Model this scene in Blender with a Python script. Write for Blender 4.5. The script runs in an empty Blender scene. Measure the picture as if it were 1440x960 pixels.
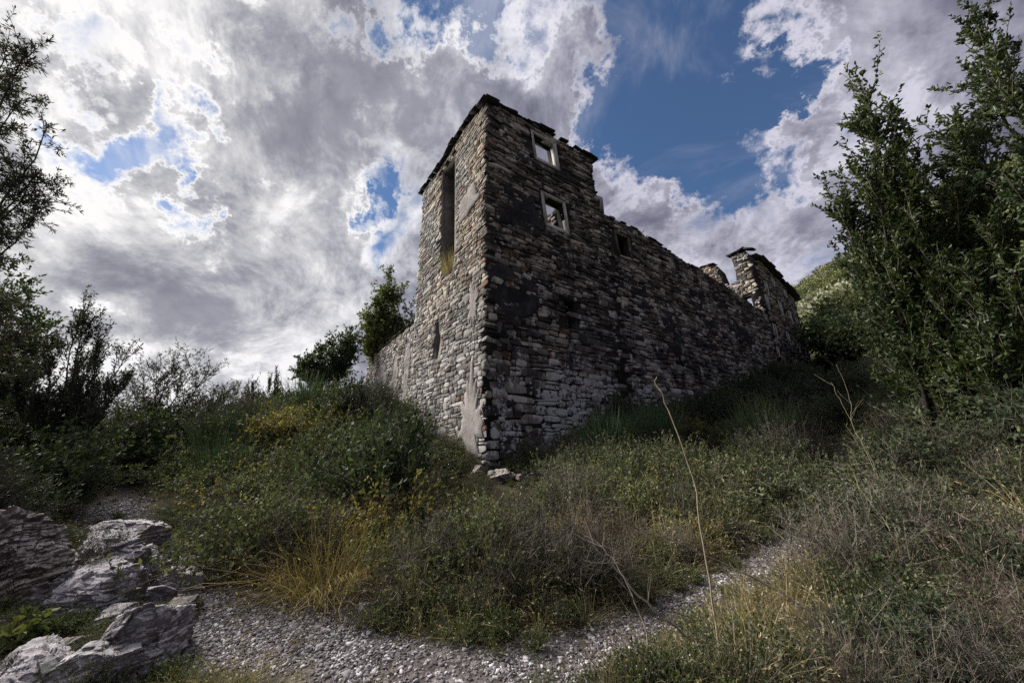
import bpy, math, random
import numpy as np
from mathutils import Vector, Matrix, Euler, noise as mnoise
from mathutils.geometry import tessellate_polygon

sc = bpy.context.scene
COL = sc.collection
PI = math.pi
rad = math.radians

# ------------------------------------------------------------------ camera
cam_d = bpy.data.cameras.new('camera')
cam = bpy.data.objects.new('camera', cam_d)
COL.objects.link(cam)
cam_d.sensor_width = 36.0
cam_d.lens = 12.5
cam_d.shift_x = 0.0208
cam_d.clip_start = 0.05
cam_d.clip_end = 3000
cam.location = (0, 0, 1.6)
cam.rotation_euler = (rad(90 + 17.745), 0, 0)
sc.camera = cam

# ------------------------------------------------------------------ exposure
sc.view_settings.view_transform = 'Standard'
sc.view_settings.look = 'None'
sc.view_settings.exposure = 1.1
sc.view_settings.gamma = 1.0
sc.view_settings.use_curve_mapping = False
sc.cycles.use_denoising = False
sc.cycles.max_bounces = 5
sc.cycles.diffuse_bounces = 3
sc.cycles.transparent_max_bounces = 6

# ------------------------------------------------------------------ sun + sky
SUN_AZ, SUN_EL = rad(-64), rad(36)          # azimuth from +Y towards +X
sun_dir = Vector((math.sin(SUN_AZ) * math.cos(SUN_EL), math.cos(SUN_AZ) * math.cos(SUN_EL), math.sin(SUN_EL)))
sun_d = bpy.data.lights.new('sun', 'SUN')
sun_d.energy = 4.0
sun_d.angle = rad(32)
sun_d.color = (1.0, 0.95, 0.88)
sun = bpy.data.objects.new('sun', sun_d)
COL.objects.link(sun)
sun.rotation_euler = sun_dir.to_track_quat('Z', 'Y').to_euler()


class NT:
    """small helper to write node trees"""
    def __init__(self, tree):
        self.t = tree
        self.n = tree.nodes
        self.l = tree.links

    def put(self, sock, v):
        if v is None:
            return
        if isinstance(v, bpy.types.NodeSocket):
            self.l.new(v, sock)
        elif isinstance(v, (tuple, list)) and len(v) == 3 and sock.type == 'RGBA':
            sock.default_value = (*v, 1)
        else:
            sock.default_value = v

    def node(self, typ, ins=(), out=0, **props):
        nd = self.n.new(typ)
        for k, v in props.items():
            setattr(nd, k, v)
        if isinstance(ins, dict):
            for k, v in ins.items():
                self.put(nd.inputs[k], v)
        else:
            for i, v in enumerate(ins):
                self.put(nd.inputs[i], v)
        return nd.outputs[out] if out is not None else nd

    def m(self, op, a, b=None, c=None, clamp=False):
        return self.node('ShaderNodeMath', [a, b, c], operation=op, use_clamp=clamp)

    def add(self, a, b): return self.m('ADD', a, b)
    def sub(self, a, b): return self.m('SUBTRACT', a, b)
    def mul(self, a, b): return self.m('MULTIPLY', a, b)

    def vm(self, op, a, b=None, scale=None, out=0):
        nd = self.n.new('ShaderNodeVectorMath')
        nd.operation = op
        self.put(nd.inputs[0], a)
        if b is not None:
            self.put(nd.inputs[1], b)
        if scale is not None:
            self.put(nd.inputs['Scale'], scale)
        return nd.outputs[out]

    def noise(self, vec, scale=5, detail=4, rough=.5, dist=0, lac=2.0, out=0):
        return self.node('ShaderNodeTexNoise', {'Vector': vec, 'Scale': scale, 'Detail': detail, 'Roughness': rough,
                                                'Lacunarity': lac, 'Distortion': dist}, out=out)

    def sstep(self, v, lo, hi, a=0.0, b=1.0):
        nd = self.n.new('ShaderNodeMapRange')
        nd.interpolation_type = 'SMOOTHSTEP'
        for i, x in enumerate((v, lo, hi, a, b)):
            self.put(nd.inputs[i], x)
        return nd.outputs[0]

    def lin(self, v, lo, hi, a=0.0, b=1.0):
        nd = self.n.new('ShaderNodeMapRange')
        for i, x in enumerate((v, lo, hi, a, b)):
            self.put(nd.inputs[i], x)
        return nd.outputs[0]

    def mix(self, fac, a, b, mode='MIX'):
        nd = self.n.new('ShaderNodeMix')
        nd.data_type = 'RGBA'
        nd.blend_type = mode
        self.put(nd.inputs[0], fac)
        self.put(nd.inputs[6], a)
        self.put(nd.inputs[7], b)
        return nd.outputs[2]

    def ramp(self, fac, stops):
        nd = self.n.new('ShaderNodeValToRGB')
        r = nd.color_ramp
        while len(r.elements) < len(stops):
            r.elements.new(0.5)
        for e, (p, c) in zip(r.elements, stops):
            e.position = p
            e.color = (*c, 1) if len(c) == 3 else c
        self.put(nd.inputs[0], fac)
        return nd.outputs[0]


world = bpy.data.worlds.new("World")
sc.world = world
world.use_nodes = True
W = NT(world.node_tree)
W.n.clear()
sky = W.n.new('ShaderNodeTexSky')
sky.sky_type = 'NISHITA'
sky.sun_disc = False
sky.sun_elevation = SUN_EL
sky.sun_rotation = SUN_AZ
sky.air_density = 1.0
sky.dust_density = 0.15
sky.ozone_density = 6.0
D = W.node('ShaderNodeTexCoord', out='Generated')
D = W.vm('NORMALIZE', D)
sep = W.node('ShaderNodeSeparateXYZ', [D], out=None)
dz = W.m('MAXIMUM', sep.outputs[2], 0.0)
P = W.vm('SCALE', D, scale=W.m('DIVIDE', 1.0, W.add(dz, 0.75)))      # clouds lie on a ceiling: they bunch up towards the horizon
warp = W.noise(P, 1.3, 3, .5, out='Color')
P1 = W.vm('ADD', P, W.vm('SCALE', W.vm('SUBTRACT', warp, (.5, .5, .5)), scale=.34))
big = W.noise(W.vm('ADD', P1, (3.1, 7.7, 1.2)), 2.3, 9, .6, .3)
puff = W.noise(W.vm('ADD', P1, (9.3, 2.2, 5.1)), 6.5, 8, .66, .4)
vn = W.n.new('ShaderNodeTexVoronoi'); vn.feature = 'F1'; vn.normalize = True
for k_, v_ in (('Vector', W.vm('ADD', P1, W.vm('SCALE', W.vm('SUBTRACT', W.noise(P1, 5.0, 5, .6, out='Color'), (.5, .5, .5)), scale=.22))), ('Scale', 5.5), ('Detail', 3.0), ('Roughness', .6)):
    W.put(vn.inputs[k_], v_)
billow = W.sstep(vn.outputs['Distance'], .52, .10)
fine = W.noise(W.vm('ADD', P, (1.3, 12.2, 3.1)), 17.0, 6, .65, .5)


# gaps in the cloud cover, as directions on the sky: azimuth, height, angular radius, strength
def gap_sum(gaps):
    tot = None
    wob = W.noise(W.vm('SCALE', D, scale=1.0), 4.5, 7, .68, 0, out='Color')
    DW = W.vm('NORMALIZE', W.vm('ADD', D, W.vm('SCALE', W.vm('SUBTRACT', wob, (.5, .5, .5)), scale=.55)))
    for d, r, s in gaps:
        dt = W.vm('DOT_PRODUCT', DW, tuple(d), out='Value')
        g = W.sstep(dt, math.cos(rad(r * 1.5)), math.cos(rad(r * .25)), 0.0, s)
        tot = g if tot is None else W.add(tot, g)
    return tot
GAPS = [
    ((0.393, 0.482, 0.783), 9.5, 0.32),
    ((0.405, 0.573, 0.712), 9, 0.3),
    ((0.456, 0.642, 0.617), 5, 0.24),
    ((0.548, 0.571, 0.612), 4, 0.24),
    ((0.546, 0.525, 0.653), 3, 0.2),
    ((0.331, 0.681, 0.654), 5, 0.16),
    ((-0.072, 0.479, 0.875), 5, 0.26),
    ((-0.205, 0.466, 0.861), 4, 0.22),
    ((0.022, 0.504, 0.863), 6, 0.2),
    ((-0.643, 0.535, 0.548), 4, 0.20),
    ((-0.683, 0.539, 0.493), 3.5, 0.22),
    ((-0.285, 0.723, 0.629), 4, 0.24),
    ((-0.303, 0.766, 0.567), 3, 0.22),
    ((0.728, 0.452, 0.515), 5, 0.13),
    ((-0.783, 0.592, 0.189), 6, 0.14),
    ((0.243, 0.651, 0.719), 4, 0.2),
    ((0.696, 0.647, 0.311), 5, 0.1),
    ((-0.393, 0.455, 0.799), 4, 0.14),
    ((-0.606, 0.534, 0.59), 3, 0.2),
    ((-0.504, 0.487, 0.714), 3, 0.16),
    ((-0.644, 0.393, 0.657), 3, 0.14),
    ((-0.77, 0.526, 0.361), 3, 0.12),
    ((-0.472, 0.65, 0.595), 3, 0.14),
    ((-0.363, 0.554, 0.749), 3, 0.12),
    ((-0.288, 0.492, 0.822), 3, 0.2),
    ((0.576, 0.436, 0.692), 3, 0.08),
    ((0.137, 0.528, 0.838), 4, 0.14),
    ((0.31, 0.784, 0.538), 3, 0.1),
]
hole = gap_sum(GAPS)
cover = W.add(W.add(W.add(W.mul(big, .75), W.mul(puff, .34)), W.sub(W.mul(billow, .10), .01)), W.mul(fine, .16))
cover = W.sub(W.add(cover, .02), W.mul(hole, .55))
mask = W.sstep(cover, .455, .615)
wisp = W.noise(W.vm('ADD', P1, (4.3, 8.8, 2.7)), 3.4, 8, .62, 1.2)
mask = W.m('MAXIMUM', mask, W.mul(W.sstep(wisp, .46, .78), .6))
sdot = W.vm('DOT_PRODUCT', D, tuple(sun_dir), out='Value')
glow = W.sstep(sdot, .35, 1.0)
glow2 = W.m('POWER', W.m('MAXIMUM', sdot, 0.0), 3.0)
thick = W.sstep(cover, .58, .95)
sh = W.add(W.mul(W.noise(W.vm('ADD', P1, (5.3, 1.2, 8.1)), 3.0, 9, .66, .3), .72), W.mul(W.noise(W.vm('ADD', P1, (2.3, 6.2, 4.1)), 9.0, 8, .68, .6), .28))
lightness = W.sub(W.add(W.add(W.mul(W.sstep(sh, .38, .62), .74), W.mul(billow, .34)), W.mul(glow2, .20)), W.mul(thick, .50))
edge = W.mul(W.sub(1.0, W.sstep(cover, .56, .66)), .45)
low_glow = W.mul(W.mul(W.sstep(dz, .42, .08), W.sstep(sdot, .45, .95)), .40)
lightness = W.add(W.add(lightness, edge), low_glow)
ccol = W.ramp(lightness, [(0.0, (.075, .079, .100)), (.38, (.150, .155, .180)), (.72, (.275, .280, .295)), (1.0, (.435, .435, .44))])
ccol = W.mix(1.0, ccol, W.ramp(glow, [(0, (.72, .70, .80)), (.45, (.95, .94, 1.0)), (1, (1.08, 1.06, 1.04))]), 'MULTIPLY')
bg_sky = W.node('ShaderNodeBackground', [sky.outputs[0], 0.052])
bg_cl = W.node('ShaderNodeBackground', [ccol, 1.0])
mx = W.node('ShaderNodeMixShader', [mask, bg_sky, bg_cl])
W.node('ShaderNodeOutputWorld', [mx], out=None)

# ------------------------------------------------------------------ object helpers
def tag(o, label=None, cat=None, group=None, kind=None):
    if label: o['label'] = label
    if cat: o['category'] = cat
    if group: o['group'] = group
    if kind: o['kind'] = kind
    return o


def link(name, data, parent=None, loc=None):
    o = bpy.data.objects.new(name, data)
    COL.objects.link(o)
    if parent is not None:
        o.parent = parent
    if loc is not None:
        o.location = loc
    return o


def mk(name, V, F, mats, mi=None, rnd=None, smooth=False):
    """mesh from numpy arrays; F is an (n,4) or (n,3) index array or a list of such"""
    Fs = F if isinstance(F, list) else [F]
    me = bpy.data.meshes.new(name)
    me.vertices.add(len(V))
    me.vertices.foreach_set('co', np.asarray(V, np.float32).ravel())
    nl = sum(f.size for f in Fs)
    npoly = sum(len(f) for f in Fs)
    me.loops.add(nl)
    me.loops.foreach_set('vertex_index', np.concatenate([f.ravel() for f in Fs]).astype(np.int32))
    me.polygons.add(npoly)
    tot = np.concatenate([np.full(len(f), f.shape[1]) for f in Fs])
    st = np.concatenate([[0], np.cumsum(tot)[:-1]])
    me.polygons.foreach_set('loop_start', st.astype(np.int32))
    me.polygons.foreach_set('loop_total', tot.astype(np.int32))
    if mi is not None:
        me.polygons.foreach_set('material_index', np.asarray(mi, np.int32))
    if smooth:
        me.polygons.foreach_set('use_smooth', np.ones(npoly, bool))
    me.update(calc_edges=True)
    for m in (mats if isinstance(mats, (list, tuple)) else [mats]):
        me.materials.append(m)
    if rnd is not None:
        a = me.attributes.new('rnd', 'FLOAT', 'POINT')
        a.data.foreach_set('value', np.asarray(rnd, np.float32))
    return me


class Acc:
    """collects quad geometry with a material index per face"""
    def __init__(self):
        self.V, self.F, self.M, self.n = [], [], [], 0

    def put(self, V, F, m=0):
        if len(F) == 0:
            return
        self.V.append(V)
        self.F.append(F + self.n)
        self.M.append(np.full(len(F), m))
        self.n += len(V)

    def mesh(self, name, mats, smooth=False):
        return mk(name, np.concatenate(self.V), np.concatenate(self.F), mats, np.concatenate(self.M), smooth=smooth)


def tubes(paths, radii, sides=3):
    """paths (n,m,3), radii (n,m) -> open tubes"""
    n, m, _ = paths.shape
    tg = np.gradient(paths, axis=1)
    tg /= np.linalg.norm(tg, axis=2, keepdims=True) + 1e-9
    ref = np.where(np.abs(tg[..., 2:3]) > .9, np.array([1., 0, 0]), np.array([0, 0, 1.]))
    a = np.cross(tg, ref); a /= np.linalg.norm(a, axis=2, keepdims=True) + 1e-9
    b = np.cross(tg, a)
    ang = np.arange(sides) * 2 * PI / sides
    V = paths[:, :, None, :] + radii[:, :, None, None] * (a[:, :, None, :] * np.cos(ang)[None, None, :, None] + b[:, :, None, :] * np.sin(ang)[None, None, :, None])
    idx = np.arange(n * m * sides).reshape(n, m, sides)
    nx = np.roll(idx, -1, axis=2)
    F = np.stack([idx[:, :-1], nx[:, :-1], nx[:, 1:], idx[:, 1:]], -1).reshape(-1, 4)
    return V.reshape(-1, 3), F


def ribbons(paths, widths, rng):
    n, m, _ = paths.shape
    tg = np.gradient(paths, axis=1)
    side = rng.normal(size=(n, 1, 3)); side[..., 2] *= .2
    s = np.cross(tg, np.cross(side, tg)); s /= np.linalg.norm(s, axis=2, keepdims=True) + 1e-9
    V = np.stack([paths - s * widths[..., None] / 2, paths + s * widths[..., None] / 2], 2)
    idx = np.arange(n * m * 2).reshape(n, m, 2)
    F = np.stack([idx[:, :-1, 0], idx[:, :-1, 1], idx[:, 1:, 1], idx[:, 1:, 0]], -1).reshape(-1, 4)
    return V.reshape(-1, 3), F


def leaves(pos, dirs, L, Wd, rng, fold=.25, big=False):
    """one folded leaf per position; big leaves get a rounder outline of two quads"""
    n = len(pos)
    d = dirs / (np.linalg.norm(dirs, axis=1, keepdims=True) + 1e-9)
    r = rng.normal(size=(n, 3))
    s = np.cross(d, r); s /= np.linalg.norm(s, axis=1, keepdims=True) + 1e-9
    u = np.cross(s, d)
    L = (L * rng.uniform(.6, 1.25, n))[:, None]
    Wd = (Wd * rng.uniform(.7, 1.2, n))[:, None]
    if not big:
        V = np.stack([pos, pos + d * L * .5 + s * Wd / 2 + u * Wd * fold, pos + d * L, pos + d * L * .5 - s * Wd / 2 + u * Wd * fold], 1)
        return V.reshape(-1, 3), np.arange(n * 4).reshape(n, 4)
    V = np.stack([pos, pos + d * L * .35 + s * Wd / 2 + u * Wd * fold, pos + d * L * .75 + s * Wd * .36 + u * Wd * fold, pos + d * L - u * Wd * .2,
                  pos + d * L * .75 - s * Wd * .36 + u * Wd * fold, pos + d * L * .35 - s * Wd / 2 + u * Wd * fold], 1)
    i = np.arange(n)[:, None] * 6
    F = np.concatenate([i + np.array([[0, 1, 2, 3]]), i + np.array([[0, 3, 4, 5]])])
    return V.reshape(-1, 3), F


# ------------------------------------------------------------------ materials
def new_mat(name, rough=.9, spec=.2):
    m = bpy.data.materials.new(name)
    m.use_nodes = True
    T = NT(m.node_tree)
    b = T.n['Principled BSDF']
    b.inputs['Roughness'].default_value = rough
    b.inputs['Specular IOR Level'].default_value = spec
    return m, T, b


def bump(T, b, h, strength=.5, dist=.02):
    nd = T.node('ShaderNodeBump', {'Strength': strength, 'Distance': dist, 'Height': h}, out=0)
    T.put(b.inputs['Normal'], nd)


def leaf_mat(name, c_lo, c_mid, c_hi, trans=.25, rough=.65, spec=.15, var=1.0):
    m, T, b = new_mat(name, rough, spec)
    oi = T.node('ShaderNodeObjectInfo', out='Random')
    geo = T.n.new('ShaderNodeNewGeometry')
    pos = geo.outputs['Position']
    isl = geo.outputs['Random Per Island']
    nz = T.add(T.mul(T.noise(pos, .9, 3, .6), .6), T.mul(T.noise(T.vm('ADD', pos, (7.0, 3.0, 1.0)), .33, 2, .5), .4))
    f = T.add(T.add(T.mul(isl, .55), T.mul(oi, .25 * var)), T.mul(T.sub(nz, .5), 1.7))
    col = T.ramp(f, [(0.0, c_lo), (.45, c_mid), (.95, c_hi)])
    col = T.mix(1.0, col, (1.3, 1.27, 1.25), 'MULTIPLY')
    T.put(b.inputs['Base Color'], col)
    tr = T.node('ShaderNodeBsdfTranslucent', {'Color': T.mix(1.0, col, (1.3, 1.35, .6), 'MULTIPLY')})
    mxs = T.node('ShaderNodeMixShader', [trans, b.outputs[0], tr])
    T.put(T.n['Material Output'].inputs[0], mxs)
    return m


def plain_mat(name, c1, c2, scale=8, rough=.9, bmp=.4):
    m, T, b = new_mat(name, rough)
    geo = T.n.new('ShaderNodeNewGeometry')
    oi = T.node('ShaderNodeObjectInfo', out='Random')
    nz = T.noise(geo.outputs['Position'], scale, 5, .6)
    col = T.ramp(T.add(T.mul(nz, .8), T.mul(oi, .3)), [(.3, c1), (.75, c2)])
    T.put(b.inputs['Base Color'], col)
    bump(T, b, nz, bmp)
    return m


M_BRAM = leaf_mat('bramble_leaf', (.020, .030, .016), (.066, .084, .042), (.19, .20, .11))
M_DARK = leaf_mat('dark_leaf', (.012, .022, .013), (.042, .060, .034), (.12, .14, .075))
M_FRESH = leaf_mat('fresh_leaf', (.026, .042, .018), (.075, .096, .040), (.21, .22, .10))
M_YELL = leaf_mat('yellowing_leaf', (.055, .055, .022), (.15, .135, .05), (.32, .27, .10))
M_OLIVE = leaf_mat('olive_leaf', (.018, .024, .018), (.050, .056, .044), (.14, .145, .12), trans=.15)
M_OAK = leaf_mat('oak_leaf', (.012, .024, .010), (.036, .056, .022), (.105, .125, .045), rough=.42, spec=.4)
M_BROOM = leaf_mat('broom_stem', (.022, .046, .022), (.060, .10, .050), (.13, .18, .08), trans=.05)
M_GRASS = leaf_mat('green_blade', (.032, .044, .022), (.095, .11, .052), (.25, .25, .14))
M_STRAW = leaf_mat('dry_blade', (.08, .066, .040), (.21, .18, .11), (.48, .43, .29))
M_GOLD = leaf_mat('golden_blade', (.06, .055, .025), (.25, .195, .095), (.56, .46, .28))
M_PURPLE = leaf_mat('withered_stem', (.045, .032, .034), (.11, .080, .078), (.26, .20, .18), trans=.05)
M_TWIG = plain_mat('twig_bark', (.045, .036, .030), (.20, .17, .14), 30)
M_PALE = plain_mat('pale_bark', (.16, .13, .09), (.38, .32, .22), 20)
M_BARK = plain_mat('bark', (.022, .019, .016), (.070, .058, .048), 14, bmp=.8)
M_FLOWER = plain_mat('pale_seed_head', (.16, .15, .13), (.34, .32, .28), 30)

# ------------------------------------------------------------------ terrain
CTRL = np.array([
    (0, 0, 0), (0, 3.5, 0), (-1.2, 3.7, 0), (-2.9, 4.3, .0), (1.3, 4.0, .02), (2.5, 4.7, .12), (3.9, 5.3, .32), (5.9, 6.7, .72), (7.6, 8.2, 1.05),
    (10, 10.5, 1.6), (14, 14.5, 2.9), (19.6, 20, 4.7), (26, 27, 7.2), (29, 31, 8.6), (36, 38, 10.5),
    (-4.8, 5.7, .12), (-6.7, 7.1, .32), (-8.5, 8.8, .55), (-11, 11, .7), (-16, 15, .8),
    (-4.0, 4.0, .12), (-5.5, 4.5, .3), (-8, 5, .5), (-12, 6, .6), (-4, 2, 0), (-9, 0, .2),
    (0, 6, .22), (-2, 6.5, .30), (2.5, 7, .42), (0, 8.5, .36), (-3, 9, .8), (4, 9.5, 1.0), (0, 10.5, .72),
    (-.2, 11.8, 1.08), (2.5, 13.3, 1.5), (5, 15.2, 2.3), (8, 16, 2.7), (12.4, 20.2, 4.2), (20, 25, 6.5), (27.3, 29.8, 8.6), (12, 16.5, 3.0),
    (-2.8, 16, 2.0), (-5, 12, 1.7), (-6.5, 14, 2.6), (-9, 25.6, 5.3), (-13, 22, 4.4), (-8.5, 18, 3.6), (-12, 16, 2.0), (-16, 20, 1.8), (-22, 26, 2.0),
    (-30, 30, 0), (-60, 60, -9), (-100, 40, -12), (-20, 8, .5), (-60, 0, -4), (-60, -60, -10), (0, -30, -3), (60, -60, 3),
    (5, 3, .15), (8, 5, 1.0), (8.2, 7.2, 1.25), (12, 8, 2.6), (16, 12, 4.6), (20, 6, 6), (40, 25, 15), (30, 22, 8.8), (40, 38, 12.5),
    (58, 60, 24), (75, 60, 36), (95, 60, 50), (60, 30, 24), (60, 100, 22), (0, 100, 6), (10, 60, 9), (-10, 40, 6), (10, 30, 6.5), (120, 120, 40), (120, 20, 45),
    (-150, 150, -20), (150, -100, 20), (-150, -150, -12), (0, 250, -10), (200, 200, 45), (-250, 20, -20), (250, 0, 50),
], float)


def _phi(r):
    return r


def _fit():
    n = len(CTRL)
    P_ = CTRL[:, :2]
    A = np.zeros((n + 3, n + 3))
    A[:n, :n] = _phi(np.linalg.norm(P_[:, None] - P_[None], axis=2)) - np.eye(n) * .12
    A[:n, n:] = np.c_[np.ones(n), P_]
    A[n:, :n] = A[:n, n:].T
    return np.linalg.solve(A, np.r_[CTRL[:, 2], 0, 0, 0])


_W = _fit()


def H(x, y):
    x = np.atleast_1d(np.asarray(x, float)); y = np.atleast_1d(np.asarray(y, float))
    n = len(CTRL)
    out = np.empty(x.shape)
    for i in range(0, len(x), 20000):
        xs, ys = x[i:i + 20000], y[i:i + 20000]
        r = np.hypot(xs[:, None] - CTRL[None, :, 0], ys[:, None] - CTRL[None, :, 1])
        out[i:i + 20000] = r @ _W[:n] + _W[n] + _W[n + 1] * xs + _W[n + 2] * ys
    d = np.hypot(x, y)
    out += (np.sin(x * 2.3 + 1.3 * np.sin(y * 1.7)) * np.sin(y * 2.9 + .8)) * .035 * np.clip((d - 3) / 4, 0, 1)
    return out


def h1(x, y):
    return float(H([x], [y])[0])


PATH_A = np.array([(-16, 15), (-11, 11), (-8.5, 8.8), (-6.7, 7.1), (-4.9, 5.7), (-3.9, 4.9), (-2.9, 4.25), (-1.2, 3.55), (0, 3.3), (1.3, 3.85), (2.5, 4.75), (3.9, 5.5), (5.7, 6.7), (7.4, 8.2),
                   (10, 10.5), (14, 14.5), (19.6, 20), (26, 27)], float)
PATH_W = np.array([.3, .3, .28, .30, .28, .20, .30, .44, .44, .26, .22, .19, .16, .14, .14, .15, .2, .3])


def path_dist(x, y):
    """signed distance to the edge of the gravel path (negative on the path)"""
    p = np.stack([x, y], 1)
    best = np.full(len(p), 1e9)
    for i in range(len(PATH_A) - 1):
        a, b = PATH_A[i], PATH_A[i + 1]
        ab = b - a
        t = np.clip(((p - a) @ ab) / (ab @ ab), 0, 1)
        d = np.linalg.norm(p - (a + t[:, None] * ab), axis=1) - (PATH_W[i] * (1 - t) + PATH_W[i + 1] * t)
        best = np.minimum(best, d)
    return best


def build_terrain():
    th = np.linspace(0, 2 * PI, 361)[:-1]
    # denser in front of the camera
    th = np.sort(np.concatenate([th, np.linspace(rad(25), rad(160), 541)]))
    th = np.unique(np.round(th, 5))
    r = np.concatenate([[.2], np.geomspace(.8, 60, 150), np.geomspace(64, 1500, 26)])
    R_, T_ = np.meshgrid(r, th, indexing='ij')
    x = (R_ * np.cos(T_)).ravel(); y = (R_ * np.sin(T_)).ravel()
    z = H(np.clip(x, -300, 300), np.clip(y, -300, 300))
    nr, nt = R_.shape
    idx = np.arange(nr * nt).reshape(nr, nt)
    nx = np.roll(idx, -1, axis=1)
    F = np.stack([idx[:-1], idx[1:], nx[1:], nx[:-1]], -1).reshape(-1, 4)
    pdist = path_dist(x, y)
    m, T, b = new_mat('ground_soil', .95, .1)
    pa = T.node('ShaderNodeAttribute', attribute_name='rnd', out='Fac')
    geo = T.n.new('ShaderNodeNewGeometry')
    pos = geo.outputs['Position']
    n1 = T.noise(pos, 1.3, 6, .65)
    n2 = T.noise(pos, 9, 6, .7)
    vor = T.node('ShaderNodeTexVoronoi', {'Vector': pos, 'Scale': 26.0}, out='Color')
    vs = T.node('ShaderNodeSeparateXYZ', [vor], out=None).outputs[0]
    soil = T.ramp(T.add(T.mul(n1, .6), T.mul(n2, .4)), [(.3, (.018, .016, .011)), (.5, (.045, .042, .024)), (.72, (.10, .09, .05))])
    grav = T.ramp(T.add(T.mul(vs, .5), T.mul(n2, .5)), [(.15, (.045, .038, .035)), (.5, (.11, .098, .092)), (.85, (.26, .235, .235))])
    f = T.sstep(T.add(pa, T.mul(T.sub(n2, .5), -.7)), .1, -.12)
    T.put(b.inputs['Base Color'], T.mix(f, soil, grav))
    bump(T, b, T.add(n2, T.mul(vs, .4)), .9, .04)
    me = mk('ground', np.c_[x, y, z], F, m, rnd=np.clip(pdist, -2, 2), smooth=True)
    return tag(link('ground', me), kind='structure')


build_terrain()

# ------------------------------------------------------------------ the castle's masonry
RD = np.array([math.sin(rad(57)), math.cos(rad(57)), 0.0])      # along the dark long facade
LD = np.array([-RD[1], RD[0], 0.0])                             # along the pale side facade
CC = np.array([-.18, 12.0, 0.0])                                # the corner between them
EYE = np.array([0, 0, 1.6])


def stone_mat(name, cols, mortar_like, lichen, crust):
    """cols: ramp of stone colours; lichen / crust: strengths of the pale lichen and of the black crust patches"""
    m, T, b = new_mat(name, .92, .15)
    at = T.node('ShaderNodeAttribute', attribute_name='rnd', out='Fac')
    oi = T.node('ShaderNodeObjectInfo', out='Random')
    rn = T.m('FRACT', T.add(at, T.mul(oi, 7.31)))
    rn2 = T.m('FRACT', T.mul(rn, 13.7))
    geo = T.n.new('ShaderNodeNewGeometry')
    pos = geo.outputs['Position']
    n1 = T.noise(pos, 3.0, 6, .65)
    n2 = T.noise(pos, 22, 5, .7)
    n0 = T.noise(pos, .72, 5, .62, .6)
    f = T.add(T.add(T.add(T.mul(rn, .95), -.07), T.mul(T.sub(n1, .5), .5)), T.mul(T.sub(n2, .5), .75))
    col = T.ramp(T.add(f, .08), cols)
    # rusty and ochre stones
    col = T.mix(T.mul(T.sstep(rn2, .86, .97), T.sstep(n1, .40, .60)), col, (.17, .085, .05))
    warmth = T.noise(pos, .35, 3, .5, out=0)
    zz_ = T.node('ShaderNodeSeparateXYZ', [pos], out=None).outputs[2]
    col = T.mix(T.mul(T.sstep(warmth, .40, .60, 0, .55 if crust < .5 else .25), T.sstep(zz_, 5.0, 11.0)), col, T.mix(1.0, col, (1.25, 1.05, .72), 'MULTIPLY'))
    # black crust in large blotches
    cr = T.mul(T.sstep(T.add(n0, T.mul(T.sub(n2, .5), .5)), .455 if crust > .5 else .52, .58 if crust > .5 else .64), crust)
    col = T.mix(cr, col, (.018, .017, .021))
    # dark vertical seepage streaks
    sc_ = T.vm('MULTIPLY', pos, (2.2, 2.2, .22))
    st = T.noise(sc_, 1.0, 4, .6)
    col = T.mix(T.mul(T.sstep(st, .52, .68), crust * .75), col, (.022, .020, .024))
    # pale lichen, thicker low down on the wall
    z = T.node('ShaderNodeSeparateXYZ', [pos], out=None).outputs[2]
    low = T.sstep(z, 6.2, 3.0)
    l1 = T.noise(pos, 4.2, 7, .70)
    l0 = T.noise(pos, .8, 3, .5)
    patch = T.sstep(T.node('ShaderNodeVectorMath', [pos, (3.4, 14.2, 3.3)], operation='DISTANCE', out='Value'), 3.0, .6, 0, .11 if lichen > .6 else 0)
    l1 = T.add(l1, patch)
    li = T.sstep(T.add(T.add(l1, T.mul(low, .10 if lichen > .6 else .03)), T.mul(T.sub(l0, .5), .55)), .60, .69)
    col = T.mix(T.mul(li, lichen), col, (.46, .47, .49))
    T.put(b.inputs['Base Color'], col)
    bump(T, b, T.add(n2, T.mul(n1, 1.2)), 1.0, .03)
    return m


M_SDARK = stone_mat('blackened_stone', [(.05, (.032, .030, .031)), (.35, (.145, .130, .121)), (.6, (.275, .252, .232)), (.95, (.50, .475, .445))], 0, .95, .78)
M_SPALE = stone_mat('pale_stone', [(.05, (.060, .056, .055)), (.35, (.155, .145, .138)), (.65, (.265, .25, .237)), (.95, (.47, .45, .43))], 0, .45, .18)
M_SMID = stone_mat('far_stone', [(.05, (.05, .047, .046)), (.4, (.13, .12, .112)), (.7, (.22, .205, .19)), (.95, (.36, .34, .31))], 0, .6, .35)


def mortar_mat(name, c1, c2, c3):
    m, T, b = new_mat(name, .97, .05)
    pos = T.n.new('ShaderNodeNewGeometry').outputs['Position']
    n1 = T.noise(pos, 1.1, 6, .65, .5)
    n2 = T.noise(pos, 18, 5, .7)
    col = T.ramp(T.add(T.mul(n1, .6), T.mul(n2, .4)), [(.32, c1), (.5, c2), (.68, c3)])
    T.put(b.inputs['Base Color'], col)
    bump(T, b, T.add(n2, T.mul(n1, .6)), .9, .03)
    return m


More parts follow.
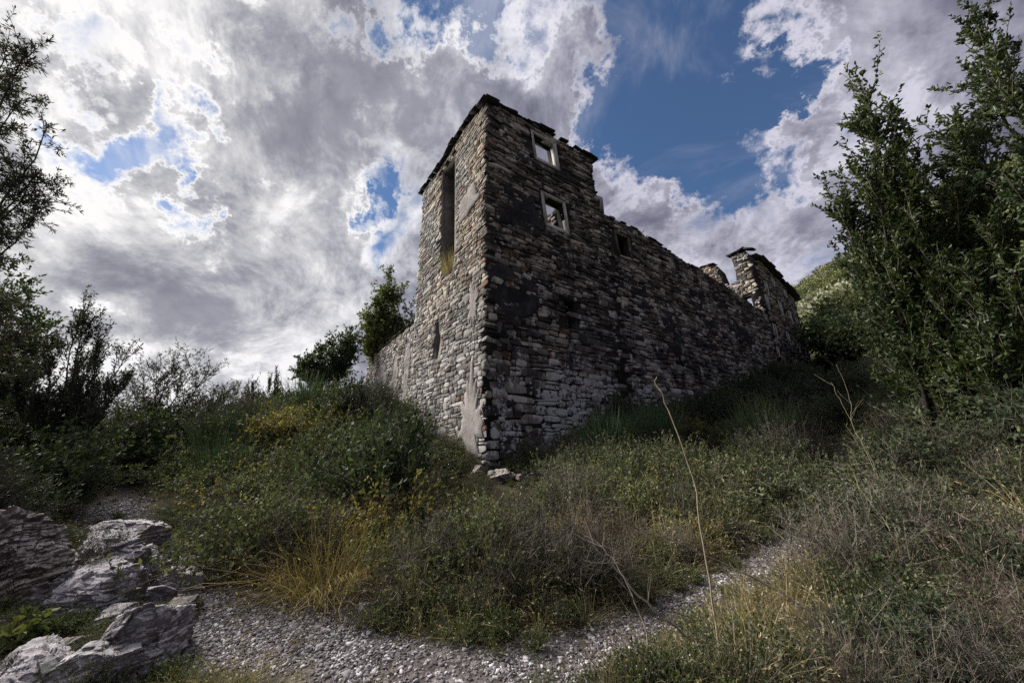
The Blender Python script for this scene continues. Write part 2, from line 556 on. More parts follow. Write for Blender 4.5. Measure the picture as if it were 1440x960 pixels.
M_MDARK = mortar_mat('dark_mortar', (.014, .013, .014), (.030, .028, .028), (.065, .060, .056))
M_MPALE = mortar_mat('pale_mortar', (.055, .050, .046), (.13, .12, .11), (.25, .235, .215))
M_PLPALE = mortar_mat('pale_plaster', (.12, .11, .105), (.27, .245, .235), (.42, .39, .37))
M_PLDARK = mortar_mat('black_plaster', (.014, .013, .016), (.028, .027, .031), (.085, .080, .082))
M_SLATE = mortar_mat('roof_slate', (.018, .017, .018), (.040, .037, .036), (.095, .088, .08))
M_WHITE = mortar_mat('white_window_stone', (.16, .15, .14), (.42, .41, .39), (.66, .65, .62))
M_WOOD = mortar_mat('old_wood', (.03, .025, .02), (.07, .055, .04), (.13, .11, .085))


def inside_poly(P_, x, y):
    c = np.zeros(np.shape(x), bool)
    n = len(P_)
    for i in range(n):
        x1, y1 = P_[i]; x2, y2 = P_[(i + 1) % n]
        if y1 == y2: continue
        k = ((y1 > y) != (y2 > y)) & (x < (x2 - x1) * (y - y1) / (y2 - y1) + x1)
        c ^= k
    return c


class Facade:
    def __init__(self, O, D, N):
        self.O, self.D, self.N = np.array(O, float), np.array(D, float), np.array(N, float)

    def w(self, t, z, n=0.0):
        t = np.asarray(t, float); z = np.asarray(z, float); n = np.asarray(n, float) + 0 * t
        return self.O + t[..., None] * self.D + n[..., None] * self.N + z[..., None] * np.array([0, 0, 1.0])


def slab(fc, outer, holes, thick, mat, name, parent, front=0.0):
    """a wall with window openings: front and back faces plus every reveal"""
    loops = [outer] + list(holes)
    tri = tessellate_polygon([[Vector((p[0], p[1], 0)) for p in lp] for lp in loops])
    pts = np.array([p for lp in loops for p in lp], float)
    n = len(pts)
    V = np.concatenate([fc.w(pts[:, 0], pts[:, 1], front), fc.w(pts[:, 0], pts[:, 1], front - thick)])
    T3 = np.array(tri)
    Q, k = [], 0
    for lp in loops:
        m_ = len(lp)
        for i in range(m_):
            a, b = k + i, k + (i + 1) % m_
            Q.append((a, b, b + n, a + n))
        k += m_
    me = mk(name, V, [T3, T3[:, ::-1] + n, np.array(Q)], mat)
    bm_fix(me)
    return link(name, me, parent)


def bm_fix(me):
    import bmesh
    bm = bmesh.new(); bm.from_mesh(me)
    bmesh.ops.recalc_face_normals(bm, faces=bm.faces)
    bm.to_mesh(me); bm.free()


def stone_unit(rng):
    """one rough stone: unit outline in x,z, depth along -y (front at y=-1)"""
    k = 8
    base = np.array([(-.5, -.32), (-.36, -.5), (.34, -.5), (.5, -.3), (.5, .3), (.33, .5), (-.3, .5), (-.5, .34)])
    o = base + rng.uniform(-.09, .09, (k, 2))
    ins = o * rng.uniform(.86, .96, (k, 1)) * np.array([.96, .92])
    d0 = np.zeros(k); d1 = rng.uniform(.45, .7, k); d2 = rng.uniform(.75, 1.05, k)
    V = np.concatenate([np.c_[o[:, 0], d0 + .6, o[:, 1]], np.c_[o[:, 0], -d1, o[:, 1]], np.c_[ins[:, 0], -d2, ins[:, 1]],
                        [[rng.uniform(-.15, .15), -rng.uniform(.85, 1.15), rng.uniform(-.2, .2)]]])
    F = []
    for r in (0, 1):
        for i in range(k):
            F.append((r * k + i, r * k + (i + 1) % k, (r + 1) * k + (i + 1) % k, (r + 1) * k + i))
    T3 = [(2 * k + i, 2 * k + (i + 1) % k, 3 * k) for i in range(k)]
    return V, np.array(F), np.array(T3)


srng = np.random.default_rng(5)
UNITS = [stone_unit(srng) for _ in range(14)]


def masonry(fc, outer, holes, course, length, seed, depth=.06, gap=.018, waves=.10, margin=.03):
    """rubble courses: returns arrays t,z,w,h of stones that lie on the wall"""
    rng = np.random.default_rng(seed)
    P_ = np.array(outer)
    t0, t1 = P_[:, 0].min(), P_[:, 0].max()
    z0, z1 = P_[:, 1].min(), P_[:, 1].max()
    S = []
    z = z0
    while z < z1 + .5:
        zr = (z - z0)
        h = course(z) * rng.uniform(.7, 1.4)
        t = t0 - rng.uniform(0, .4)
        while t < t1 + .2:
            w = length(z) * rng.lognormal(0, .50)
            w = max(w, h * .7)
            u = rng.random()
            if u < .22 and h > .1:      # two thin stones in place of one
                k = rng.uniform(.38, .62)
                S.append((t + w / 2, z + h * k / 2, w, h * k)); S.append((t + w / 2, z + h * (1 + k) / 2, w, h * (1 - k)))
            elif u < .30:               # a small filler beside a taller stone
                S.append((t + w / 2, z + h * .55, w, h * 1.35))
            else:
                S.append((t + w / 2, z + h / 2, w, h))
            t += w
        z += h
    S = np.array(S)
    t, z, w, h = S.T
    z = z + waves * np.sin(t * 1.1 + seed) * np.sin(z * .7 + seed * 2) + .035 * np.sin(t * 4.1 + z * 3)
    ok = inside_poly(P_, t, z) & inside_poly(P_, t - w / 2 + margin, z) & inside_poly(P_, t + w / 2 - margin, z) & inside_poly(P_, t, z + h / 2 - margin) \
        & inside_poly(P_, t, np.maximum(z - h / 2, z0 + .01))
    for hl in holes:
        hp = np.array(hl)
        for a in (-.5, 0, .5):
            for b_ in (-.45, 0, .45):
                ok &= ~inside_poly(hp, t + a * w, z + b_ * h)
        ok &= ~((hp[:, 0].min() < t) & (hp[:, 0].max() > t) & (hp[:, 1].min() < z) & (hp[:, 1].max() > z) & inside_poly(hp, t, z))
    t, z, w, h = t[ok], z[ok], w[ok] - gap, h[ok] - gap
    return dict(fc=fc, t=t, z=z, w=w, h=h, d=depth * rng.uniform(.45, 1.5, len(t)), rot=rng.normal(0, .045, len(t)), seed=seed)


def lay_stones(parts, parent, mat_of, nmax=300, name='stone', min_px=9):
    """the stones that look largest become objects of their own, the rest one joined part per material"""
    A = []
    for pi, p in enumerate(parts):
        c = p['fc'].w(p['t'], p['z'])
        v = c - EYE
        dist = np.linalg.norm(v, axis=1)
        facing = np.abs((v / dist[:, None]) @ p['fc'].N)
        zc = v[:, 1] * .9524 + v[:, 2] * .3048     # distance along the view
        px = 500 / np.maximum(zc, .5) * np.sqrt(p['w'] * p['h'] * np.maximum(facing, .05))
        front = p.get('front', True)
        sx = 690 + 500 * v[:, 0] / np.maximum(zc, .1)
        score = px * (1.0 if front else 0)
        for i in range(len(c)):
            A.append((score[i], pi, i))
    A.sort(reverse=True)
    single = set((a[1], a[2]) for a in A[:nmax] if a[0] > min_px * .6)
    rng = np.random.default_rng(77)
    meshes = {}
    for pi, p in enumerate(parts):
        fc, mat = p['fc'], mat_of(pi)
        key = mat.name
        if key not in meshes:
            meshes[key] = [mk('stone', V, [F, T3], mat) for V, F, T3 in UNITS]
        Rm = Matrix((tuple(fc.D), tuple(-fc.N), (0, 0, 1))).transposed()
        Vs, Fs, Ts, Rn, n = [], [], [], [], 0
        c = fc.w(p['t'], p['z'])
        for i in range(len(c)):
            k = int(rng.integers(len(UNITS)))
            flip = rng.choice((-1, 1))
            if (pi, i) in single:
                o = link(name, meshes[key][k], parent)
                o.matrix_world = Matrix.Translation(c[i]) @ (Rm.to_4x4()) @ Matrix.Rotation(p['rot'][i] + (PI if flip < 0 else 0), 4, 'Y') @ Matrix.Diagonal((p['w'][i], p['d'][i], p['h'][i], 1))
                continue
            V, F, T3 = UNITS[k]
            V = V * np.array([p['w'][i], p['d'][i], p['h'][i]])
            if flip < 0:
                V = V * np.array([-1, 1, -1])
            a = p['rot'][i]
            x, zz = V[:, 0] * math.cos(a) - V[:, 2] * math.sin(a), V[:, 0] * math.sin(a) + V[:, 2] * math.cos(a)
            Wv = c[i] + x[:, None] * fc.D - V[:, 1:2] * fc.N + zz[:, None] * np.array([0, 0, 1.])
            Vs.append(Wv); Fs.append(F + n); Ts.append(T3 + n); Rn.append(np.full(len(V), rng.random())); n += len(V)
        if Vs:
            o = link('small_stones', mk('small_stones', np.concatenate(Vs), [np.concatenate(Fs), np.concatenate(Ts)], mat, rnd=np.concatenate(Rn)), parent)
            o['kind'] = 'stuff'


def root(name, loc, label, cat, group=None):
    o = link(name, None, None, loc)
    o.empty_display_size = .3
    o['kind'] = 'thing'
    return tag(o, label, cat, group)


def keep(o, parent):
    """parent without moving"""
    o.parent = parent
    o.matrix_parent_inverse = Matrix.Translation(-Vector(parent.location))
    return o


def box_part(name, fc, t0, t1, z0, z1, n0, n1, mat, parent, jit=0.0, rng=random):
    V = np.array([fc.w(t, z, n) for n in (n0, n1) for z in (z0, z1) for t in (t0, t1)])
    if jit:
        V = V + np.array([[rng.uniform(-jit, jit) for _ in range(3)] for _ in range(8)])
    F = np.array([(0, 1, 3, 2), (4, 6, 7, 5), (0, 2, 6, 4), (1, 5, 7, 3), (2, 3, 7, 6), (0, 4, 5, 1)])
    me = mk(name, V, F, mat)
    bm_fix(me)
    return link(name, me, parent)


NR = np.array([RD[1], -RD[0], 0.0])             # outward normal of the dark facade
NL = -RD                                        # outward normal of the pale facade
FR = Facade(CC, RD, NR)
FL = Facade(CC, LD, NL)

# every building's parts are given in world coordinates and its root stands at the world origin of that building's base
UP = np.array([0, 0, 1.0])


def quad_inset(q, m_):
    """window surround: q is the outer quad (tl,tr,br,bl) in t,z"""
    (a, b, c, d) = q
    return [(a[0] + m_, a[1] - m_), (b[0] - m_, b[1] - m_), (c[0] - m_, c[1] + m_), (d[0] + m_, d[1] + m_)]


def surround(fc, q, m_, parent, mat, name='window', proud=.05, deep=.18, sill=True):
    """window frame as four stone bars butted end to end, each bar a sub-part"""
    qi = quad_inset(q, m_)
    w = link(name, None, parent)
    bars = [('lintel', q[0], q[1], qi[1], qi[0]), ('jamb', q[1], q[2], qi[2], qi[1]), ('sill', q[2], q[3], qi[3], qi[2]), ('jamb', q[3], q[0], qi[0], qi[3])]
    for nm, *ps in bars:
        ps = np.array(ps) + np.random.default_rng(len(COL.objects)).uniform(-.03, .03, (4, 2)) * np.array([[1, 1], [1, 1], [1, 1], [1, 1]])
        V = np.concatenate([fc.w(ps[:, 0], ps[:, 1], proud), fc.w(ps[:, 0], ps[:, 1], -deep)])
        F = np.array([(0, 1, 2, 3), (7, 6, 5, 4), (0, 4, 5, 1), (1, 5, 6, 2), (2, 6, 7, 3), (3, 7, 4, 0)])
        me = mk(nm, V, F, mat); bm_fix(me)
        link(nm, me, w)
    return qi


def blotch(fc, cx, cz, rx, rz, n_out, mat, parent, name, seed):
    """an uneven patch of surviving plaster standing a little proud of the stones"""
    rng = np.random.default_rng(seed)
    k = 72
    a = np.arange(k) * 2 * PI / k
    rr = 1 + sum(rng.uniform(-.17, .17) * np.sin(a * m_ + rng.uniform(0, 6)) for m_ in (2, 3, 4, 5, 7, 11, 17)) + rng.uniform(-.10, .10, k)
    rings = []
    for s, n in ((1.0, -.03), (.985, n_out * .6), (.93, n_out), (.6, n_out * 1.1), (.25, n_out)):
        rings.append(fc.w(cx + rx * rr * s * np.cos(a), cz + rz * rr * s * np.sin(a), n + rng.uniform(-.008, .008, k)))
    V = np.concatenate(rings + [fc.w([cx], [cz], n_out)])
    F = []
    for r in range(4):
        for i in range(k):
            F.append((r * k + i, r * k + (i + 1) % k, (r + 1) * k + (i + 1) % k, (r + 1) * k + i))
    T3 = np.array([(4 * k + i, 4 * k + (i + 1) % k, 5 * k) for i in range(k)])
    me = mk(name, V, [np.array(F), T3], mat, smooth=True)
    bm_fix(me)
    return link(name, me, parent)


def roof_slabs(fc, line, over, n, parent, seed, thick=.05, rows=2, deep=.6, name='roof_slab', wid=None):
    """line: polyline (t,z) of the wall top; flat slates laid along it and jutting out"""
    rng = random.Random(seed)
    L_ = np.array(line, float)
    seg = np.r_[0, np.cumsum(np.hypot(*np.diff(L_, axis=0).T))]
    for row in range(rows):
        s = -.1 * row
        while s < seg[-1]:
            w = rng.uniform(.35, .75) if wid is None else wid * rng.uniform(.7, 1.3)
            sm = min(max(s + w / 2, 0), seg[-1])
            t = np.interp(sm, seg, L_[:, 0]); z = np.interp(sm, seg, L_[:, 1])
            sl = (np.interp(min(sm + .2, seg[-1]), seg, L_[:, 1]) - np.interp(max(sm - .2, 0), seg, L_[:, 1])) / .4
            th = thick * rng.uniform(.6, 1.5)
            zc = z + row * thick * 1.3 + rng.uniform(-.01, .02)
            ov = over * rng.uniform(.55, 1.15) - row * .08
            if rng.random() < .90:
                V = []
                for zz in (0, th):
                    for (a, b_) in ((-.5, ov), (.5, ov + rng.uniform(-.05, .05)), (.5, -deep), (-.5, -deep)):
                        V.append(fc.w(t + a * w * .97 + rng.uniform(-.015, .015), zc + zz + a * w * sl + (.06 if b_ < 0 else 0), b_))
                F = np.array([(0, 1, 2, 3), (7, 6, 5, 4), (0, 4, 5, 1), (1, 5, 6, 2), (2, 6, 7, 3), (3, 7, 4, 0)])
                me = mk(name, np.array(V), F, M_SLATE); bm_fix(me)
                link(name, me, parent)
            s += w


def ragged(line, amp, step, seed):
    rng = random.Random(seed)
    out = []
    for (a, b) in zip(line[:-1], line[1:]):
        d = math.hypot(b[0] - a[0], b[1] - a[1])
        n = max(1, int(d / step))
        for i in range(n):
            u = i / n
            out.append((a[0] + (b[0] - a[0]) * u, a[1] + (b[1] - a[1]) * u + (rng.uniform(-amp, amp) if 0 < i else 0)))
    out.append(line[-1])
    return out


# ---- 1. the corner tower
tower = root('stone_tower', (0, 0, 0), 'tall roofless stone corner tower with two white framed windows above dark rubble', 'tower')
W1 = [(2.5, 16.72), (4.14, 16.78), (4.32, 15.08), (2.66, 15.0)]
W2 = [(2.95, 13.30), (4.5, 13.34), (4.72, 11.5), (3.13, 11.5)]
W1i, W2i = quad_inset(W1, .17), quad_inset(W2, .17)
SL = [(4.0, 8.05), (4.68, 8.05), (4.6, 6.8), (4.05, 6.75)]
TOPR = ragged([(7.0, 17.25), (5.0, 17.22), (3.3, 17.12), (1.9, 17.0), (1.0, 16.85), (0.0, 16.75)], .04, .4, 3)
t_out = [(0, .2), (7.6, .9), (7.62, 13.9), (7.45, 13.9), (7.2, 14.7), (7.02, 14.8), (6.86, 15.7), (6.78, 16.9)] + TOPR
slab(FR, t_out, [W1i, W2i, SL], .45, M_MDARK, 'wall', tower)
NOTCH = [(3.05, 16.3), (4.45, 16.3), (4.12, 12.0), (3.98, 10.2), (3.6, 9.6), (2.95, 9.5), (2.72, 10.2), (2.85, 13.0)]
SLL = [(4.32, 7.5), (4.12, 7.6), (3.95, 6.9), (3.78, 6.7), (3.9, 6.1), (4.05, 5.7), (4.38, 5.8), (4.3, 6.6)]
l_out = [(.752, .2), (7.25, .8), (7.25, 17.1)] + ragged([(7.25, 17.1), (5.4, 17.0), (4.5, 16.85), (3.9, 16.95), (3.2, 17.1), (1.6, 17.1), (.752, 16.9)], .04, .4, 4)[1:]
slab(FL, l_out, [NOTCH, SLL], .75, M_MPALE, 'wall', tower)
# corner strip of the side wall, butted against the long wall
box_part('wall', FL, 0.002, .75, .2, 16.76, -.748, -.003, M_MPALE, tower)
# rear walls of the roofless shell
FT = Facade(CC + 7.0 * RD, LD, -RD)
slab(FT, [(.76, 1), (7.2, 1), (7.2, 16.4)] + ragged([(7.2, 15.9), (5, 16.0), (3.2, 16.1), (.76, 16.2)], .12, .3, 9)[1:],
     [[(2.78, 15.8), (2.5, 15.4), (2.68, 14.6), (2.62, 13.9), (3.0, 13.8), (3.05, 14.9), (3.02, 15.7)]], .4, M_MDARK, 'wall', tower)
FB = Facade(CC + 7.25 * LD, RD, -LD)
slab(FB, [(.8, 1), (7.0, 1)] + ragged([(7.0, 15.2), (5, 15.6), (3, 16.6), (.8, 16.9)], .12, .3, 9), [], .6, M_MDARK, 'wall', tower)
course_r = lambda z: .30 if z < 2.6 else (.27 if z < 5 else (.22 if z < 9 else .16))
length_r = lambda z: .44 if z < 4.5 else (.40 if z < 9 else .42)
s_r = masonry(FR, [(-.03, .3)] + t_out[1:-1] + [(-.03, 16.7)], [W1, W2, SL], course_r, length_r, 11, .075, margin=.12)
l_st = [(-.03, .3), (7.28, .8), (7.28, 17.1)] + l_out[3:-1] + [(-.03, 16.7)]
course_l = lambda z: .19 if z < 5 else (.165 if z < 10 else .13)
length_l = lambda z: .29
s_l = masonry(FL, l_st, [NOTCH, SLL], course_l, length_l, 23, .034, gap=.014, margin=.12)
inn = masonry(FT, [(.8, 8), (7.1, 8), (7.1, 15.8), (.8, 16.0)], [[(2.78, 16.0), (2.5, 15.4), (2.68, 14.6), (2.62, 13.9), (3.0, 13.8), (3.05, 14.9), (3.02, 15.7)]],
              lambda z: .16, lambda z: .34, 31, .06)
inn['front'] = False
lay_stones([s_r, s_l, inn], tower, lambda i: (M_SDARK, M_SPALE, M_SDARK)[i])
surround(FR, W1, .17, tower, M_WHITE)
surround(FR, W2, .17, tower, M_WHITE)
blotch(FR, 1.75, 11.55, 1.25, 1.15, .085, M_PLDARK, tower, 'plaster_patch', 1)
blotch(FR, 1.35, 7.6, 1.45, 1.05, .085, M_PLDARK, tower, 'plaster_patch', 2)
blotch(FR, 3.9, 10.1, .8, .45, .062, M_PLDARK, tower, 'plaster_patch', 12)
blotch(FR, 6.7, 6.3, .55, 1.6, .062, M_PLDARK, tower, 'plaster_patch', 13)
blotch(FL, 1.45, 12.3, 1.0, .62, .075, M_PLPALE, tower, 'plaster_patch', 3)
blotch(FL, .92, 2.6, .80, 1.5, .06, M_PLPALE, tower, 'plaster_patch', 44)
blotch(FL, .85, 7.2, .35, .8, .06, M_PLPALE, tower, 'plaster_patch', 6)
box_part('wall_stub', FR, 7.03, 7.45, 13.92, 14.95, -.6, .0, M_PLPALE, tower, .03)
roof_slabs(FR, [(-.15, 16.85), (1.0, 16.93), (1.9, 17.08), (3.3, 17.19), (5.0, 17.28), (7.1, 17.31)], .22, 0, tower, 5)
roof_slabs(FL, [(-.1, 16.92), (1.6, 17.18), (3.2, 17.18), (3.9, 17.05), (4.5, 16.97), (5.4, 17.07), (7.5, 17.17)], .25, 0, tower, 6)
# the slates that still bridge the fallen bay
roof_slabs(FL, [(2.9, 16.45), (4.7, 16.40)], .12, 0, tower, 8, rows=2, wid=.45)

# ---- 2. the long dark curtain wall
curt = root('curtain_wall', (0, 0, 0), 'long blackened rubble wall running uphill from the tower to the ruined palace', 'wall')
W3 = [(8.1, 13.1), (9.35, 13.15), (9.42, 11.65), (8.28, 11.58)]
W3i = quad_inset(W3, .16)
CT = [(26.6, 12.35), (23.5, 12.66), (21.1, 12.97), (18.9, 13.26), (16.8, 13.5), (15.1, 13.45), (12.7, 13.75), (10.7, 13.85), (7.62, 13.9)]
c_out = [(7.625, .9), (12, 2.0), (18, 4.0), (26.6, 6.5)] + ragged(CT, .05, .4, 8)
slab(FR, c_out, [W3i], .6, M_MDARK, 'wall', curt, front=-.002)
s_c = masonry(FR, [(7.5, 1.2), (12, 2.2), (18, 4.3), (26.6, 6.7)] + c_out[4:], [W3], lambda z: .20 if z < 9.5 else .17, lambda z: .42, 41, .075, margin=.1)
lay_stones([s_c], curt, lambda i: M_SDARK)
slab(Facade(CC + 2.2 * LD, RD, NR), [(7.7, 9), (15, 9), (15, 13.2), (7.7, 13.4)], [], .4, M_MDARK, 'wall', curt)  # backing wall added to shut out the sky and darken the window
box_part('shading_ceiling', FR, 7.7, 12.5, 13.3, 13.42, -2.15, -.65, M_WOOD, curt)  # ceiling slab added so the window opening behind the wall stays dark
surround(FR, W3, .13, curt, M_SMID, proud=.05)
for i, (a, b_, c_, d_) in enumerate([(15.8, 11.0, 1.1, .7), (16.9, 9.4, 1.0, .6), (20.8, 9.7, 1.3, .7), (12.0, 8.0, .8, 1.5), (22.5, 11.2, 1.0, .5), (9.6, 9.6, .7, .9), (18.6, 12.0, 1.0, .5)]):
    blotch(FR, a, b_, c_, d_, .08, M_PLDARK, curt, 'plaster_patch', 20 + i)
roof_slabs(FR, [(7.7, 13.93), (10.7, 13.9), (12.7, 13.8)], .10, 0, curt, 15, rows=1)

# ---- 3. the pale side wall beyond the tower
side = root('side_wall', (0, 0, 0), 'pale streaked stone wall stepping down left of the tower below the leafy tree', 'wall')
sd_out = [(7.255, 1), (12, 3.0), (17.9, 5.0), (17.7, 7.9), (17.3, 8.5)] + ragged([(16.2, 8.62), (12, 8.7), (9.9, 8.72), (7.255, 8.8)], .05, .4, 12)
slab(FL, sd_out, [], .7, M_MPALE, 'wall', side, front=-.25)
FL2 = Facade(CC - .25 * NL, LD, NL)
s_s = masonry(FL2, [(7.3, 1.5), (12, 3.2), (17.9, 5.2)] + sd_out[3:], [], lambda z: .20, lambda z: .27, 51, .045, margin=.1)
lay_stones([s_s], side, lambda i: M_SPALE)
for i, (a, b_, c_, d_) in enumerate([(8.6, 6.0, .5, 2.0), (10.6, 5.6, .7, 1.6), (13.5, 6.3, 1.2, 1.2)]):
    blotch(FL2, a, b_, c_, d_, .05, M_PLPALE, side, 'plaster_patch', 40 + i)
roof_slabs(FL2, [(7.3, 8.83), (9.9, 8.75), (12, 8.73), (16.2, 8.66)], .12, 0, side, 17, rows=1)

# ---- 4. the ruined palace at the far end
pal = root('ruined_palace', (0, 0, 0), 'far ruined stone palace with rows of narrow windows and a dark jutting roof edge', 'ruin')
fw = [(28.0, 15.0, .55, 1.35), (29.9, 16.1, .5, .8), (32.2, 15.6, .5, .8), (30.1, 13.7, .55, 1.35), (31.9, 13.2, .55, 1.3), (33.3, 12.9, .5, 1.3),
      (27.4, 13.6, .55, 1.35), (27.5, 11.1, .55, 1.2), (26.95, 9.3, .4, .8), (30.0, 10.9, .55, 1.25), (31.9, 10.6, .55, 1.25), (33.2, 10.6, .5, 1.2), (29.8, 8.9, .6, .8)]
wq = [[(t - w / 2, z + h / 2), (t + w / 2, z + h / 2), (t + w / 2, z - h / 2), (t - w / 2, z - h / 2)] for t, z, w, h in fw]
p_out = [(26.605, 6.5), (34.3, 8.2), (34.2, 15.6)] + ragged([(34.2, 15.6), (31, 16.9), (28, 17.6), (26.605, 17.4)], .05, .4, 22)[1:]
slab(FR, p_out, [quad_inset(q, .12) for q in wq], .6, M_MDARK, 'wall', pal, front=-.004)
s_p = masonry(FR, [(26.65, 6.7)] + p_out[1:], wq, lambda z: .22, lambda z: .36, 61, .07)
FE = Facade(CC + 26.6 * RD, LD, -RD)
E_OUT = [(.0, 8), (5.6, 8), (5.4, 17.2), (4.6, 18.3), (3.9, 18.5), (2.9, 18.2), (2.45, 17.3), (2.3, 16.2), (2.2, 15.9), (1.5, 15.95), (1.42, 16.8), (1.5, 18.3), (1.1, 18.45), (.5, 18.55), (.0, 17.5)]
slab(FE, E_OUT, [[(1.25, 14.3), (.75, 14.3), (.75, 13.4), (1.25, 13.4)]], .6, M_MDARK, 'wall', pal, front=.004)
s_e = masonry(FE, E_OUT, [[(1.3, 14.4), (.7, 14.4), (.7, 13.3), (1.3, 13.3)]], lambda z: .2, lambda z: .34, 67, .08)
lay_stones([s_p, s_e], pal, lambda i: (M_SMID, M_SPALE)[i], nmax=240, min_px=11)
for q in wq:
    surround(FR, q, .12, pal, M_WHITE)
roof_slabs(FR, [(26.9, 17.62), (28, 17.72), (31, 17.0), (34.5, 15.62)], .45, 0, pal, 31, thick=.11, rows=2, wid=1.0, deep=.9)
roof_slabs(FE, [(-.1, 18.2), (.5, 18.58), (1.55, 18.42)], .28, 0, pal, 33, thick=.08, rows=2, wid=.6)
roof_slabs(FE, [(2.9, 18.3), (3.9, 18.55), (4.8, 18.35)], .18, 0, pal, 34, thick=.06, rows=1, wid=.5)

# ------------------------------------------------------------------ plants
def curve_paths(n, rng, m=7, H_=1.0, spread=.6, droop=.0, base=.05, lean_pow=.6, wob=.05, hvar=.35, up=1.0):
    """n stems that leave a common foot, lean outwards and (with droop) arch over"""
    u = np.linspace(0, 1, m)[None, :]
    a = rng.uniform(0, 2 * PI, (n, 1))
    l = rng.uniform(0, 1, (n, 1)) ** lean_pow
    hh = H_ * (1 - hvar * rng.random((n, 1)))
    hh = hh * (1 - .35 * l)
    r = base * rng.random((n, 1)) + spread * l * u ** 1.25
    x = r * np.cos(a); y = r * np.sin(a)
    z = hh * (up * u - droop * l * u ** 2.2)
    P_ = np.stack([x, y, z], -1)
    w = np.cumsum(rng.normal(0, wob * H_ / m, (n, m, 3)), axis=1) * u[..., None]
    return P_ + w


def along(paths, k, rng, lo=.2, hi=1.0, bias=1.0):
    n, m, _ = paths.shape
    u = lo + (hi - lo) * rng.random((n, k)) ** bias
    f = u * (m - 1)
    i = np.minimum(f.astype(int), m - 2)
    fr = (f - i)[..., None]
    r = np.arange(n)[:, None]
    p = paths[r, i] * (1 - fr) + paths[r, i + 1] * fr
    d = paths[r, i + 1] - paths[r, i]
    d /= np.linalg.norm(d, axis=2, keepdims=True) + 1e-9
    return p.reshape(-1, 3), d.reshape(-1, 3)


def shoots(p, d, L, rng, m=4, out=.8, up=.3, droop=0.0, lvar=.5):
    """side shoots that leave points p of stems with directions d"""
    n = len(p)
    v = rng.normal(size=(n, 3)); v /= np.linalg.norm(v, axis=1, keepdims=True)
    q = d * (1 - out) + v * out + np.array([0, 0, up])
    q /= np.linalg.norm(q, axis=1, keepdims=True)
    LL = (L * (1 - lvar * rng.random(n)))[:, None, None]
    u = np.linspace(0, 1, m)[None, :, None]
    P_ = p[:, None, :] + q[:, None, :] * LL * u
    P_[..., 2] += (up * .5 * u[..., 0] ** 2 - droop * u[..., 0] ** 2) * LL[..., 0]
    return P_ + rng.normal(0, .02, (n, m, 3)) * L * u


def leafy(name, seed, mats, n=40, H_=1.0, spread=.8, droop=.5, sh=6, shl=.3, lv=8, leaf=(.06, .03), r=.008, m=7, up=.25, lo=.25, hang=0.0, flowers=0, big=False, hvar=.35, out=.8):
    rng = np.random.default_rng(seed)
    A = Acc()
    P_ = curve_paths(n, rng, m, H_, spread, droop, .12 * spread, hvar=hvar)
    V, F = tubes(P_, np.linspace(r, r * .35, m)[None, :].repeat(n, 0)); A.put(V, F, 0)
    p, d = along(P_, sh, rng, lo)
    S = shoots(p, d, shl, rng, up=up, droop=hang, out=out)
    V, F = tubes(S, np.linspace(r * .4, r * .15, S.shape[1])[None, :].repeat(len(S), 0)); A.put(V, F, 0)
    q, e = along(S, lv, rng, .1)
    dv = e * .5 + rng.normal(size=q.shape) * .6 + np.array([0, 0, .15 - hang])
    V, F = leaves(q, dv, leaf[0], leaf[1], rng, big=big); A.put(V, F, 1)
    q, e = along(P_, lv, rng, lo + .2)
    V, F = leaves(q, e * .4 + rng.normal(size=q.shape) * .6, leaf[0], leaf[1], rng, big=big); A.put(V, F, 1)
    if flowers:
        q, e = along(S, flowers, rng, .8)
        V, F = leaves(q, rng.normal(size=q.shape), .012, .012, rng); A.put(V, F, 2)
    return A.mesh(name, mats)


def grassy(name, seed, mat, n=60, H_=.5, spread=.3, droop=.6, w=.007, m=5, base=.1, hvar=.6, seeds=0, wob=.12):
    rng = np.random.default_rng(seed)
    A = Acc()
    P_ = curve_paths(n, rng, m, H_, spread, droop, base, wob=wob, hvar=hvar)
    V, F = ribbons(P_, np.linspace(w, w * .2, m)[None, :].repeat(n, 0), rng); A.put(V, F, 0)
    if seeds:
        q, e = along(P_, seeds, rng, .85)
        V, F = leaves(q, e + rng.normal(size=q.shape) * .3, .03, .01, rng); A.put(V, F, 0)
    return A.mesh(name, [mat])


def broomy(name, seed, mats, n=120, H_=1.2, spread=.6, sh=5, shl=.5, r=.0045):
    rng = np.random.default_rng(seed)
    A = Acc()
    P_ = curve_paths(n, rng, 6, H_, spread, .1, .1, wob=.10)
    V, F = ribbons(P_, np.linspace(r * 2.4, r, 6)[None, :].repeat(n, 0), rng); A.put(V, F, 0)
    p, d = along(P_, sh, rng, .25, .85)
    S = shoots(p, d, shl, rng, out=.28, up=.35)
    V, F = ribbons(S, np.linspace(r * 1.8, r * .7, S.shape[1])[None, :].repeat(len(S), 0), rng); A.put(V, F, 0)
    return A.mesh(name, mats)


